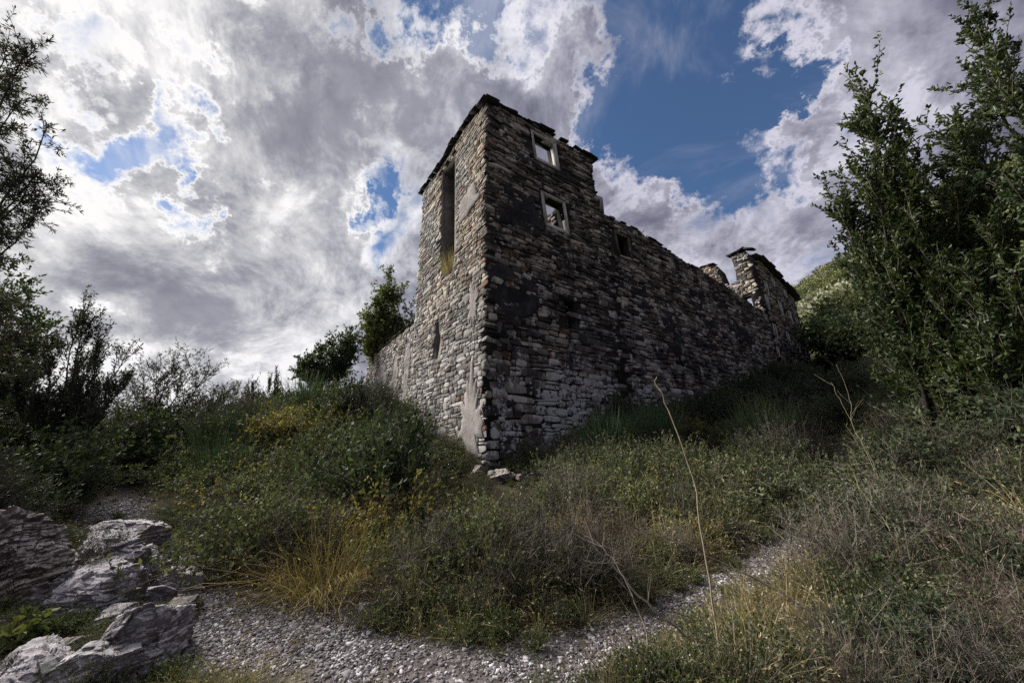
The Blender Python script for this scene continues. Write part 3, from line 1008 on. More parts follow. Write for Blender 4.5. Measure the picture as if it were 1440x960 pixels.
def twiggy(name, seed, mats, n=26, H_=.9, spread=.7, sh=9, shl=.35, r=.006, lv=0, leaf=(.03, .012), droop=.3):
    rng = np.random.default_rng(seed)
    A = Acc()
    P_ = curve_paths(n, rng, 7, H_, spread, droop, .1, wob=.25)
    V, F = tubes(P_, np.linspace(r, r * .3, 7)[None, :].repeat(n, 0)); A.put(V, F, 0)
    p, d = along(P_, sh, rng, .2)
    S = shoots(p, d, shl, rng, out=.7, up=.3)
    V, F = ribbons(S, np.linspace(r * .9, r * .3, S.shape[1])[None, :].repeat(len(S), 0), rng); A.put(V, F, 0)
    p, d = along(S, 3, rng, .3)
    S2 = shoots(p, d, shl * .4, rng, m=3, out=.7, up=.2)
    V, F = ribbons(S2, np.linspace(r * .6, r * .25, 3)[None, :].repeat(len(S2), 0), rng); A.put(V, F, 0)
    if lv:
        q, e = along(S2, lv, rng, .2)
        V, F = leaves(q, rng.normal(size=q.shape) + e, leaf[0], leaf[1], rng); A.put(V, F, 1)
    return A.mesh(name, mats)


# templates (shared meshes)
BR = [leafy('bramble', 100 + i, [M_TWIG, M_BRAM, M_FLOWER], n=46, H_=1.0, spread=1.0, droop=.75, sh=7, shl=.28, lv=8, leaf=(.044, .028)) for i in range(3)]
BRY = [leafy('bramble', 110 + i, [M_TWIG, M_YELL, M_FLOWER], n=40, H_=.9, spread=.9, droop=.75, sh=7, shl=.26, lv=8, leaf=(.042, .026)) for i in range(2)]
BRF = [leafy('bramble', 120 + i, [M_TWIG, M_FRESH, M_FLOWER], n=40, H_=.9, spread=.9, droop=.7, sh=7, shl=.26, lv=8, leaf=(.046, .030)) for i in range(2)]
DK = [leafy('evergreen_bush', 130 + i, [M_TWIG, M_DARK, M_FLOWER], n=60, H_=1.0, spread=.7, droop=.35, sh=8, shl=.30, lv=8, leaf=(.055, .028), up=.35) for i in range(2)]
OLB = [leafy('olive_bush', 140 + i, [M_TWIG, M_OLIVE, M_FLOWER], n=44, H_=1.0, spread=.55, droop=.18, sh=9, shl=.26, lv=8, leaf=(.055, .013), up=.45, out=.55) for i in range(3)]
HEA = [leafy('low_herb', 150 + i, [M_TWIG, M_BRAM, M_FLOWER], n=34, H_=.55, spread=.4, droop=.2, sh=7, shl=.12, lv=7, leaf=(.022, .010), r=.004, flowers=1, up=.4) for i in range(2)]
HEF = [leafy('low_herb', 155 + i, [M_TWIG, M_FRESH, M_FLOWER], n=30, H_=.4, spread=.35, droop=.35, sh=5, shl=.12, lv=6, leaf=(.034, .020), r=.004) for i in range(2)]
GR = [grassy('grass_tuft', 160 + i, M_GRASS, n=80, H_=.42, spread=.36, droop=.65) for i in range(2)]
GD = [grassy('dry_grass_tuft', 165 + i, M_STRAW, n=55, H_=.50, spread=.42, droop=.60, seeds=2) for i in range(2)]
GO = [grassy('golden_grass', 170 + i, M_GOLD, n=900, H_=1.0, spread=.85, droop=.80, w=.0048, m=9, base=.45, hvar=.75, seeds=1, wob=.42) for i in range(1)]
PU = [grassy('withered_grass', 172, M_PURPLE, n=500, H_=.8, spread=.6, droop=.5, w=.006, m=8, base=.3, hvar=.7, wob=.35)]
BM = [broomy('broom', 180 + i, [M_BROOM]) for i in range(2)]
TW = [twiggy('dry_twigs', 190 + i, [M_TWIG, M_BRAM]) for i in range(2)]
TWP = [twiggy('dry_scrub', 195 + i, [M_PURPLE, M_BRAM], n=40, sh=9, lv=1, H_=.7, spread=.7) for i in range(2)]
TWL = [twiggy('thin_scrub', 198, [M_TWIG, M_OLIVE], n=36, sh=9, lv=3, H_=1.0, spread=.5, leaf=(.03, .012))]


def scatter(name, kinds, x, y, scale, seed, zoff=-.03, tilt=.12, zs=None):
    """ground cover nobody could count: one object, copies of small tufts on points"""
    rng = np.random.default_rng(seed)
    n = len(x)
    z = H(x, y) + zoff if zs is None else zs
    me = bpy.data.meshes.new(name)
    me.vertices.add(n)
    me.vertices.foreach_set('co', np.c_[x, y, z].astype(np.float32).ravel())
    a = me.attributes.new('rot', 'FLOAT_VECTOR', 'POINT')
    a.data.foreach_set('vector', np.c_[rng.normal(0, tilt, n), rng.normal(0, tilt, n), rng.uniform(0, 2 * PI, n)].astype(np.float32).ravel())
    a = me.attributes.new('scl', 'FLOAT_VECTOR', 'POINT')
    s = np.asarray(scale, float) * np.ones(n)
    a.data.foreach_set('vector', np.c_[s, s, s * rng.uniform(.8, 1.2, n)].astype(np.float32).ravel())
    a = me.attributes.new('idx', 'INT', 'POINT')
    a.data.foreach_set('value', rng.integers(0, len(kinds), n).astype(np.int32))
    col = bpy.data.collections.new(name + '_kinds')
    for i, k in enumerate(kinds):
        col.objects.link(bpy.data.objects.new('%s_kind_%02d' % (name, i), k))
    o = link(name, me)
    g = bpy.data.node_groups.new(name, 'GeometryNodeTree')
    g.interface.new_socket('Geometry', in_out='INPUT', socket_type='NodeSocketGeometry')
    g.interface.new_socket('Geometry', in_out='OUTPUT', socket_type='NodeSocketGeometry')
    gi = g.nodes.new('NodeGroupInput'); go = g.nodes.new('NodeGroupOutput')
    ip = g.nodes.new('GeometryNodeInstanceOnPoints')
    ci = g.nodes.new('GeometryNodeCollectionInfo')
    ci.inputs['Collection'].default_value = col
    ci.inputs['Separate Children'].default_value = True
    ci.inputs['Reset Children'].default_value = True
    def attr(nm, ty):
        nd = g.nodes.new('GeometryNodeInputNamedAttribute'); nd.data_type = ty
        nd.inputs['Name'].default_value = nm
        return nd.outputs['Attribute']
    g.links.new(gi.outputs[0], ip.inputs['Points'])
    g.links.new(ci.outputs[0], ip.inputs['Instance'])
    ip.inputs['Pick Instance'].default_value = True
    g.links.new(attr('idx', 'INT'), ip.inputs['Instance Index'])
    g.links.new(attr('rot', 'FLOAT_VECTOR'), ip.inputs['Rotation'])
    g.links.new(attr('scl', 'FLOAT_VECTOR'), ip.inputs['Scale'])
    g.links.new(ip.outputs[0], go.inputs[0])
    md = o.modifiers.new('scatter', 'NODES'); md.node_group = g
    o['kind'] = 'stuff'
    return o


def castle_coords(x, y):
    """t along the dark facade, s along the pale facade (both > 0 inside the castle)"""
    px, py = x - CC[0], y - CC[1]
    return px * RD[0] + py * RD[1], px * LD[0] + py * LD[1]


def sample(n, seed, d0, d1, a0=-62, a1=66, power=1.0, pmin=.05, pmax=99, margin=.15, rocks=True):
    """random points in a fan in front of the camera, off the path and outside the castle"""
    rng = np.random.default_rng(seed)
    u = rng.random(n) ** power
    d = d0 + (d1 - d0) * u
    a = np.radians(rng.uniform(a0, a1, n))
    x, y = d * np.sin(a) / np.maximum(np.cos(a), .35), d * np.ones(n)
    t, s = castle_coords(x, y)
    pd = path_dist(x, y)
    jit = rng.normal(0, .08, n)
    ok = ~((t > -margin) & (s > -margin)) & (pd > pmin + jit) & (pd < pmax)
    if rocks:
        ok &= ~((x < -2.3) & (y < 5.1) & (x > -6.6)) & (np.hypot(x + 1.9, y - 4.8) > .95)
    return x[ok], y[ok]


crng = np.random.default_rng(3)
def patchy(x, y, f, seed, thr):
    r = np.random.default_rng(seed)
    k = r.normal(0, f, (5, 2)); ph = r.uniform(0, 6, 5)
    v = sum(np.sin(x * k[i, 0] + y * k[i, 1] + ph[i]) for i in range(5))
    return v > thr

def sc_scatter(name, kinds, n, seed, d0, d1, s0, s1, thr=-9, f=1.2, grow=.0, clear=False, **kw):
    x, y = sample(n, seed, d0, d1, **kw)
    k = patchy(x, y, f, seed + 5, thr)
    if clear:       # the ground right in front of the tower corner carries low growth only
        k &= ~((x > -2.2) & (x < 2.6) & (y > 8.2)) & ~((x < -4) & (path_dist(x, y) < 1.3))
    x, y = x[k], y[k]
    r = np.random.default_rng(seed + 9)
    s = r.uniform(s0, s1, len(x)) * (1 + grow * np.maximum(np.hypot(x, y) - 6, 0))
    # keep plants close to the path low
    s *= np.clip(.5 + path_dist(x, y) * .9, .3, 1.0)
    wedge = (y > 5.8) & (y < 12.6) & (x > -.16 * y) & (x < .20 * y)      # low growth before the tower corner
    s = np.where(wedge, np.minimum(s * np.interp(y, [5.8, 8, 11], [.8, .55, .42]), .5), s)
    s = np.where((x < -4.2) & (path_dist(x, y) < .8), s * .45, s)
    return scatter(name, kinds, x, y, s, seed + 1)


sc_scatter('wild_grass', GR, 6500, 1, 3.0, 16, .5, 1.15, thr=-1.2, f=.9)
sc_scatter('dry_grass', GD, 5600, 2, 3.0, 16, .5, 1.5, thr=-1.0, f=.8)
sc_scatter('bramble_thicket', BR + BRF[:1], 1000, 3, 4.6, 19, .45, 1.45, thr=-.1, f=.6, pmin=.3)
sc_scatter('yellowing_brambles', BRY + BRF[1:], 700, 4, 4.6, 15, .35, .8, thr=0, f=.6, pmin=.3)
sc_scatter('tall_dry_grass', GD + GR[:1], 1500, 44, 4.2, 16, 1.0, 2.0, thr=-.3, f=.7, pmin=.4)
sc_scatter('low_undergrowth', HEA[:1] + HEF, 3600, 5, 2.9, 14, .55, 1.15, thr=-.8, f=1.0, pmin=.05)
sc_scatter('dry_stems', TW + TWL, 560, 6, 4.2, 16, .5, 1.15, thr=-.8, f=.7, pmin=.3)
sc_scatter('leafy_scrub', BR + BRF + DK + HEF, 620, 71, 2.9, 9, .3, .75, thr=-.7, f=.9, a0=22, a1=66, pmin=.2)
sc_scatter('tall_scrub', BR + DK[:1] + BRF[:1] + OLB + BRY + TWL + BM, 210, 72, 6.2, 19, 1.0, 2.3, thr=-.5, f=.9, a0=-60, a1=4, pmin=.8, margin=.9, clear=True)
sc_scatter('scrub_on_the_right', BR + BRF + BRY[:1] + TWL + OLB[:1], 190, 73, 7, 17, .8, 1.5, thr=-.5, f=.6, a0=8, a1=60, pmin=.6, margin=.6)
sc_scatter('dry_purple_scrub', TWP + TWL + TW, 75, 7, 2.6, 8, .35, .7, thr=-.2, f=.9, a0=38, a1=66, pmin=.25)
sc_scatter('thick_undergrowth', DK + BR + OLB[:1], 1900, 8, 15, 46, .8, 1.7, thr=-9, pmin=.5)
# growth along the foot of the walls
wr = np.random.default_rng(61)
tt = np.r_[wr.uniform(.8, 27, 330), -wr.uniform(.15, .9, 200)]
ss = np.r_[-wr.uniform(.15, 1.0, 330), wr.uniform(.3, 17, 200)]
x = CC[0] + tt * RD[0] + ss * LD[0]; y = CC[1] + tt * RD[1] + ss * LD[1]
far = np.maximum(np.r_[tt[:330], ss[330:]], 0)
scatter('wall_foot_growth', BR + GR + GD + TW + HEF + DK[:1], x, y, wr.uniform(.45, .8, len(x)) * (1 + .05 * far), 62)
# grass tufts that creep over the path
x, y = sample(4200, 21, 2.9, 14, pmin=-.9, pmax=.2)
k = patchy(x, y, 1.6, 4, .3) & (np.random.default_rng(8).random(len(x)) < .30 + .65 * (x > 2.0) + .4 * (x < -4.6)) & ~((x < -2.2) & (y < 4.3))
scatter('path_grass', GR + HEF + GD, x[k], y[k], np.random.default_rng(9).uniform(.25, .65, k.sum()), 22)

# gravel
gr_rng = np.random.default_rng(12)
def chip(seed):
    r = np.random.default_rng(seed)
    k = 6
    a = np.arange(k) * 2 * PI / k + r.uniform(-.45, .45, k)
    rr = r.uniform(.28, .6, k)
    x, y = rr * np.cos(a) * 1.3, rr * np.sin(a)
    V = np.r_[np.c_[x, y, np.full(k, -.1)], np.c_[x * .97, y * .97, r.uniform(.05, .15, k)], np.c_[x * .78, y * .78, r.uniform(.12, .22, k)]]
    F = [(r0 * k + i, r0 * k + (i + 1) % k, (r0 + 1) * k + (i + 1) % k, (r0 + 1) * k + i) for r0 in (0, 1) for i in range(k)]
    Fq = np.array(F + [(12, 13, 14, 15), (12, 15, 16, 17)])
    return mk('chip', V, Fq, M_CHIP)


def chip_mat():
    m, T, b = new_mat('slate_gravel', .8, .25)
    oi = T.node('ShaderNodeObjectInfo', out='Random')
    pos = T.n.new('ShaderNodeNewGeometry').outputs['Position']
    n2 = T.noise(pos, 60, 4, .6)
    col = T.ramp(T.add(oi, T.mul(T.sub(n2, .5), .3)), [(0, (.06, .052, .050)), (.45, (.16, .145, .147)), (.8, (.34, .315, .325)), (1.0, (.62, .59, .60))])
    T.put(b.inputs['Base Color'], col)
    bump(T, b, n2, .4, .01)
    return m
M_CHIP = chip_mat()
CHIPS = [chip(300 + i) for i in range(6)]
xs = gr_rng.uniform(-9, 11, 900000); ys = gr_rng.uniform(2.7, 12, 900000)
pd = path_dist(xs, ys)
dist = np.hypot(xs, ys)
keepm = (pd < .12 + gr_rng.normal(0, .16, len(xs))) & (gr_rng.random(len(xs)) < np.clip(5.5 / dist ** 1.05, 0, 1)) & (np.abs(xs / ys) < 1.9)
bare = patchy(xs, ys, 2.6, 77, -.7)
keepm &= bare | (gr_rng.random(len(xs)) < .3)
xs, ys = xs[keepm], ys[keepm]
dd = np.hypot(xs, ys)
scatter('gravel', CHIPS, xs, ys, np.minimum(gr_rng.lognormal(math.log(.0145), .60, len(xs)), .042) * (1 + .04 * np.maximum(dd - 4, 0)), 15, zoff=.004, tilt=.3)
k = gr_rng.random(len(xs)) < .006
scatter('path_stones', CHIPS, xs[k], ys[k], gr_rng.uniform(.04, .075, k.sum()), 16, zoff=.005, tilt=.15)

# ------------------------------------------------------------------ single plants
# (name, meshes, x, y, scale, stretch, label, category)
used_names = {}
def plant(name, me, x, y, s, label, cat='bush', zs=1.0, z=None, group=None, rz=None, tilt=(0, 0)):
    zz = (h1(x, y) - .05) if z is None else z
    o = link(name, me, None, (x, y, zz))
    k = len(COL.objects)
    o.rotation_euler = (tilt[0], tilt[1], (k * 2.399) % 6.283 if rz is None else rz)
    o.scale = (s, s, s * zs)
    return tag(o, label, cat, group)


# mound of brambles left of the tower (from the path inwards)
B = 'bramble'
plant(B, BRY[0], -4.9, 7.8, 1.5, 'yellow-green bramble mound overhanging the left path, brightest of the left bank')
plant(B, BR[0], -5.9, 8.6, 1.55, 'dark bramble mound behind the yellow-green one on the left bank')
plant(B, BRF[0], -6.2, 9.6, 1.0, 'fresh green bramble at the bend of the left path')
plant(B, BR[1], -4.3, 9.8, 1.75, 'broad dark bramble mound halfway between the left path and the tower')
plant(B, BR[2], -7.0, 11.2, 2.0, 'tall bramble heap crowning the left bank')
plant(B, BR[0], -4.4, 12.0, 2.0, 'dark bramble heap against the foot of the pale side wall')
plant(B, BRF[1], -5.9, 13.2, 1.7, 'green topped bramble heap where the side wall disappears')
plant(B, BR[1], -8.0, 13.6, 2.0, 'dark bramble heap under the distant laurel shrub')
plant(B, BR[2], -2.4, 11.6, 1.3, 'low bramble touching the pale wall left of the corner')
plant(B, BRF[0], -6.9, 14.8, 1.8, 'light green bramble crest on the skyline left of the side wall')
plant(B, BR[0], -9.3, 15.5, 1.8, 'bramble crest on the skyline below the poplar-like saplings')
plant(B, BR[1], -3.3, 7.6, 1.2, 'bramble patch behind the golden grass tussock')
plant(B, BRF[1], -1.9, 8.4, .7, 'leafy green bramble below the tower corner')
plant(B, BRF[0], .4, 6.3, .8, 'bright leafy bramble in the middle of the front bank')
plant(B, BR[2], 1.9, 8.6, .7, 'bramble patch below the black base of the tower')
plant(B, BRY[1], 3.4, 8.2, 1.1, 'yellowing bramble under the green broom')
plant(B, BR[0], 5.4, 9.8, 1.3, 'bramble between the two brooms right of the tower')
# broom
plant('broom', BM[0], 3.5, 11.3, 1.75, 'green broom bush hiding the foot of the dark wall right of the tower')
plant('broom', BM[1], 5.4, 12.4, 1.8, 'pale tipped broom leaning on the dark wall, beside the first broom')
plant('broom', BM[0], 8.2, 11.0, 1.7, 'blue-green broom bush standing alone near the top of the right path')
plant('broom', BM[1], -3.2, 10.2, 1.5, 'grey-green broom among brambles left of the tower corner')
plant('broom', BM[1], -6.6, 9.2, 1.3, 'upright green broom beside the dark hollow of the left path')
plant('broom', BM[0], -7.8, 12.3, 1.5, 'bluish broom on top of the left bank')
# golden + withered grass
plant('grass_tussock', GO[0], -1.95, 4.95, 1.2, 'large golden drooping grass tussock at the edge of the gravel path', 'grass tussock')
plant('grass_tussock', GO[0], -2.5, 6.2, .85, 'smaller orange-brown grass tussock behind the golden one', 'grass tussock')
plant('withered_grass', PU[0], -1.30, 4.65, .72, 'purple-brown withered tussock right of the golden grass', 'grass tussock')
plant('withered_grass', PU[0], .8, 5.7, .6, 'dark withered tussock in the middle of the front bank', 'grass tussock')
plant('grass_tussock', GD[0], 1.55, 5.1, 1.2, 'straw coloured tuft beside the gravel right of centre', 'grass tussock')
# right of the tower
plant('evergreen_bush', DK[0], 9.6, 15.2, 2.0, 'dark evergreen bush in front of the far end of the dark wall')
plant('evergreen_bush', DK[1], 11.8, 17.2, 2.2, 'dark bush below the ruined palace, left of the uphill path')
plant('evergreen_bush', DK[0], 14.6, 19.8, 2.3, 'dark bush at the foot of the palace windows')
plant('evergreen_bush', DK[1], 19.5, 22.8, 2.4, 'farthest dark bush beside the palace base')
plant('sapling', leafy('sapling', 210, [M_TWIG, M_YELL, M_FLOWER], n=7, H_=1.7, spread=.35, droop=.1, sh=12, shl=.35, lv=9, leaf=(.07, .045), hvar=.2), 7.0, 12.4, 1.0,
      'small yellow-green sapling in front of the dark wall', 'sapling')
plant('dry_scrub', TWP[0], 5.4, 11.9, 1.5, 'pale dry scrub at the foot of the wall between broom and sapling')
plant('dry_scrub', TWP[1], 5.2, 3.9, 1.1, 'purple dry scrub at the right edge of the picture')
plant('dry_scrub', TWP[0], 4.3, 3.25, .9, 'low purple dry scrub nearest the camera at the bottom right')
plant('thin_shrub', TWL[0], 8.7, 10.2, 1.3, 'grey thin shrub right of the blue-green broom')
plant('thin_shrub', TWL[0], 9.6, 8.5, 1.4, 'thin grey shrub beneath the big evergreen tree')
plant('thin_shrub', TWL[0], -4.55, 4.75, .62, 'little upright grey shrub beside the path and the pale rock', zs=1.2)
plant('evergreen_bush', DK[0], 11.4, 11.6, 1.5, 'low evergreen bush right of the uphill path under the tree')
plant('evergreen_bush', DK[1], 15.5, 15.0, 2.2, 'evergreen bush beside the uphill path beyond the tree')
plant('bramble', BRF[1], 6.9, 6.3, .9, 'green bramble right of the stony path')
plant('bramble', BR[1], 8.4, 6.2, 1.1, 'dark bramble under the low branches of the evergreen tree')
plant('evergreen_bush', DK[1], 7.8, 6.6, 1.5, 'green bush spreading under the left side of the big oak')
plant('evergreen_bush', DK[0], 8.6, 5.6, 1.7, 'bush under the right side of the big oak')
plant('evergreen_bush', DK[1], 9.6, 6.6, 2.2, 'tall bush in front of the trunk of the big oak')
plant('olive_bush', OLB[0], 7.7, 4.5, 1.2, 'grey leaved shrub at the right edge of the picture')
plant('grass_tussock', GR[0], -1.55, 5.2, 1.6, 'green grass growing through the golden tussock', 'grass tussock')
plant('grass_tussock', GR[1], -2.35, 5.15, 1.5, 'green grass at the left side of the golden tussock', 'grass tussock')
plant('evergreen_bush', DK[0], -10.4, 11.0, 2.4, 'dark bush in the hollow between the left path and the leafy olive')
plant('olive_bush', OLB[0], -11.9, 11.4, 2.8, 'grey-green olive scrub filling the gap between the two skyline olives')
plant('evergreen_bush', DK[1], -13.4, 11.3, 2.9, 'dark bush at the foot of the bushy olive with thin shoots')
plant('olive_bush', OLB[1], -10.0, 14.2, 2.7, 'olive scrub on the skyline left of the bramble crest')
plant('olive_bush', OLB[2], -14.0, 14.4, 3.0, 'olive scrub on the skyline behind the leafy olive')
plant('evergreen_bush', DK[0], -9.4, 8.0, 2.0, 'dark shrub left of the path, behind the flat slab step')
plant('bramble', BRF[1], 6.2, 13.4, 1.7, 'light olive bramble mound against the dark wall behind the brooms')
plant('bramble', BRY[0], 7.6, 14.0, 1.5, 'yellow-green bramble against the dark wall below the sapling')
plant('bramble', BRF[0], 9.6, 13.2, 1.8, 'green bramble mound halfway along the foot of the dark wall')
plant('bramble', BR[2], 12.4, 15.4, 2.0, 'tall bramble at the wall foot before the ruined palace')
# left side, dark hollow
plant('evergreen_bush', DK[0], -8.6, 7.6, 1.7, 'dark bush left of the path in the deep shade')
plant('evergreen_bush', DK[1], -9.9, 12.6, 2.3, 'black looking bush closing the hollow at the end of the left path')
plant('evergreen_bush', DK[0], -12.0, 12.6, 2.6, 'dark bush between the two olives on the left')
plant('evergreen_bush', DK[1], -13.5, 16.2, 2.6, 'dark bush on the skyline right of the leafy olive')
plant('evergreen_bush', DK[0], -7.6, 5.9, 1.25, 'shaded bush behind the big brown rock')
plant('bramble', BR[0], -8.1, 9.8, 1.3, 'bramble arching over the far end of the left path')
plant('olive_bush', OLB[2], -7.2, 5.0, 1.6, 'grey olive shoots at the left edge behind the rock')


# ------------------------------------------------------------------ trees
def shift(tips, dx):
    return [(a + dx, b, c) for a, b, c in tips]


def tree(name, base, tips, label, leafmat, seed, trunk_r=.12, twig=.45, leaf=(.06, .03), nsh=22, ntw=7, nlv=9, cat='tree', big=False, split=.25, out=.6, up=.35,
         bend=.15, lo=.15, group=None, tube=True, first=.3):
    """trunk that divides into limbs ending at the given tips; shoots, twigs and single leaves on the limbs"""
    rng = np.random.default_rng(seed)
    base = np.array(base, float)
    tips = np.array(tips, float)
    c = tips.mean(0)
    fork = base + (c - base) * split * np.array([.6, .6, 1.0])
    rt = root(name, tuple(base), label, cat, group)
    A = Acc()
    tp = np.linspace(0, 1, 6)[:, None] * (fork - base)[None]
    tp += rng.normal(0, .04, tp.shape) * np.linalg.norm(fork - base) * .3
    V, F = tubes(tp[None], np.linspace(trunk_r * 1.35, trunk_r * .9, 6)[None], 9); A.put(V, F, 0)
    m = 9
    u = np.linspace(0, 1, m)[None, :, None]
    n = len(tips)
    st = tp[-1][None] * (1 - first * rng.random((n, 1)))
    en = tips - base
    mid = (st + en) / 2 + rng.normal(0, 1, (n, 3)) * bend * np.linalg.norm(en - st, axis=1, keepdims=True) * .35
    mid[:, :2] += (en - st)[:, :2] * .12
    L_ = (1 - u) ** 2 * st[:, None] + 2 * u * (1 - u) * mid[:, None] + u ** 2 * en[:, None]
    L_ = L_ + np.cumsum(rng.normal(0, .012, (n, m, 3)), 1) * np.linalg.norm(en - st, axis=1)[:, None, None]
    V, F = tubes(L_, np.linspace(trunk_r * .38, .008, m)[None, :].repeat(n, 0), 5); A.put(V, F, 0)
    link('trunk', A.mesh('trunk', [M_BARK], smooth=True), rt)
    C = Acc()
    p, d = along(L_, nsh, rng, lo, 1.0, .85)
    S = shoots(p, d, twig * 1.6, rng, m=5, out=out, up=up)
    V, F = tubes(S, np.linspace(.009, .004, 5)[None, :].repeat(len(S), 0)); C.put(V, F, 0)
    q, e = along(S, ntw, rng, .15)
    S2 = shoots(q, e, twig * .6, rng, m=3, out=out, up=up)
    V, F = ribbons(S2, np.linspace(.007, .004, 3)[None, :].repeat(len(S2), 0), rng); C.put(V, F, 0)
    for SS, k in ((S2, nlv), (S, nlv), (L_, nlv * 3)):
        q, e = along(SS, k, rng, .3 if SS is L_ else .05)
        V, F = leaves(q, e * .7 + rng.normal(size=q.shape) * .55, leaf[0], leaf[1], rng, big=big); C.put(V, F, 1)
    link('crown', C.mesh('crown', [M_TWIG, leafmat]), rt)
    return rt


tree('holm_oak', (9.0, 7.6, h1(9.0, 7.6) - .1),
     shift([(8.15, 5.5, 9.1), (7.6, 5.5, 8.3), (7.2, 5.6, 7.9), (9.1, 5.5, 8.2), (8.3, 5.5, 7.4), (8.1, 6.5, 7.4), (7.35, 6.5, 6.2), (8.3, 6.6, 5.2), (8.5, 6.6, 4.4), (9.2, 6.3, 7.2), (9.0, 6.0, 6.3), (8.2, 6.0, 5.6),
      (9.6, 7.4, 7.6), (10.2, 7.0, 6.2), (9.0, 7.4, 4.6), (9.0, 6.0, 4.6), (10.5, 6.6, 4.6), (8.7, 6.4, 3.4), (9.2, 5.8, 3.2), (10.2, 6.0, 3.0), (9.6, 8.6, 5.6), (9.8, 8.4, 6.6), (9.6, 6.4, 5.4),
      (8.6, 5.4, 4.0), (9.2, 7.6, 3.0), (11.0, 7.0, 5.4), (8.9, 5.6, 5.2), (8.5, 5.7, 3.0), (9.0, 5.5, 2.7), (8.7, 5.6, 4.5), (9.3, 5.6, 3.8), (8.3, 6.0, 2.4), (9.6, 5.8, 2.4), (8.6, 5.7, 6.2), (8.9, 5.6, 7.1)], .35),
     'big leafy evergreen oak right of the path, its upright sprays against the clouds', M_OAK, 401, .12, twig=.58, leaf=(.10, .046), nsh=40, ntw=6, nlv=9, big=True, split=.22, out=.5, up=.4, lo=.15)
tree('holm_oak', (10.4, 4.4, h1(10.4, 4.4) - .1),
     [(8.75, 4.4, 9.4), (8.95, 4.6, 8.6), (9.7, 4.5, 9.3), (8.2, 4.5, 7.4), (7.6, 4.6, 6.5), (8.1, 4.4, 5.2), (8.8, 4.6, 7.6), (9.4, 4.4, 6.6), (8.6, 4.4, 6.0), (9.6, 4.8, 5.4), (8.2, 4.2, 4.4), (8.8, 4.0, 3.6),
      (10.2, 4.6, 8.2), (10.5, 4.2, 6.5), (9.3, 4.2, 4.4), (7.9, 4.2, 3.3), (8.9, 4.8, 4.9)],
     'evergreen oak at the right edge of the picture, reaching above the big one', M_OAK, 402, .13, twig=.42, leaf=(.085, .040), nsh=26, ntw=6, nlv=9, big=True, split=.3, out=.5, up=.45, lo=.3)
tree('olive_tree', (-11.8, 6.0, h1(-11.8, 6.0) - .1),
     [(-11.2, 6.0, 10.2), (-10.4, 6.0, 9.8), (-10.0, 6.0, 8.8), (-9.8, 6.0, 7.6), (-9.3, 6.0, 6.3), (-10.4, 6, 5.4), (-9.9, 6, 6.9), (-10.6, 6, 7.9), (-10.7, 6, 9.0), (-9.6, 6, 5.0), (-9.25, 6.0, 5.4), (-9.3, 6.0, 4.5), (-8.7, 6.0, 3.4), (-8.9, 6.0, 2.6), (-10.9, 6.0, 8.2), (-10.4, 6.1, 6.4),
      (-9.8, 6.0, 4.3), (-12.5, 6.3, 8.5), (-13, 6, 6.5), (-12, 7, 7), (-12.4, 5.2, 5), (-9.6, 6.2, 3.4)],
     'tall slender olive cut by the left edge of the picture', M_OLIVE, 403, .13, twig=.45, leaf=(.095, .024), nsh=38, ntw=7, nlv=11, split=.3, out=.7, up=.15, lo=.25)
tree('olive_tree', (-10.8, 9.2, h1(-10.8, 9.2) - .1),
     [(-11.9, 9, 4.2), (-11.3, 9, 4.75), (-10.7, 9, 4.95), (-10.2, 9, 4.5), (-9.7, 9, 4.0), (-9.4, 9, 3.2), (-12.3, 9.2, 3.6), (-11.0, 9.6, 4.2), (-10.3, 8.8, 3.4), (-11.6, 8.6, 3.2), (-9.6, 8.7, 2.2), (-10.8, 8.4, 2.6),
      (-12.4, 8.8, 2.4), (-11.6, 8.4, 2.0)],
     'bushy olive with thin upright shoots on the skyline left of the path', M_OLIVE, 404, .10, twig=.45, leaf=(.10, .028), nsh=26, ntw=6, nlv=10, split=.25, out=.5, up=.5, lo=.15)
tree('olive_tree', (-12.2, 13.2, h1(-12.2, 13.2) - .1),
     [(-12.9, 13, 4.3), (-12.2, 13, 4.6), (-11.5, 13, 4.9), (-10.9, 13, 4.95), (-10.3, 13, 4.5), (-9.6, 13, 4.1), (-9.2, 13, 3.5), (-13.2, 13, 3.6), (-12, 12.6, 3.4), (-10.8, 12.6, 3.5), (-9.8, 12.8, 2.9)],
     'rounded olive on the skyline halfway between the left edge and the tower', M_OLIVE, 405, .09, twig=.55, leaf=(.10, .028), nsh=24, ntw=6, nlv=7, split=.25, out=.65, up=.35, lo=.15)
tree('olive_tree', (-18.2, 12.4, h1(-18.2, 12.4) - .1),  # added to shade the left bushes; stands for trees farther left
     [(-16.4, 12.2, 5.2), (-16.0, 12.2, 4.0), (-16.8, 12, 6.6), (-17.6, 12, 7.4), (-18.4, 12.6, 7.8), (-19.4, 12.6, 7.0), (-20.2, 12, 5.8), (-16.2, 12, 3.0), (-17, 11.4, 4.6), (-18, 11.2, 5.6), (-19, 11.6, 4.4), (-17.2, 13, 5.6), (-18.6, 13.6, 6.4)],
     'dense dark tree behind the slender olive at the left edge', M_DARK, 411, .16, twig=.75, leaf=(.15, .07), nsh=30, ntw=6, nlv=9, split=.25, out=.7, up=.3, lo=.15)
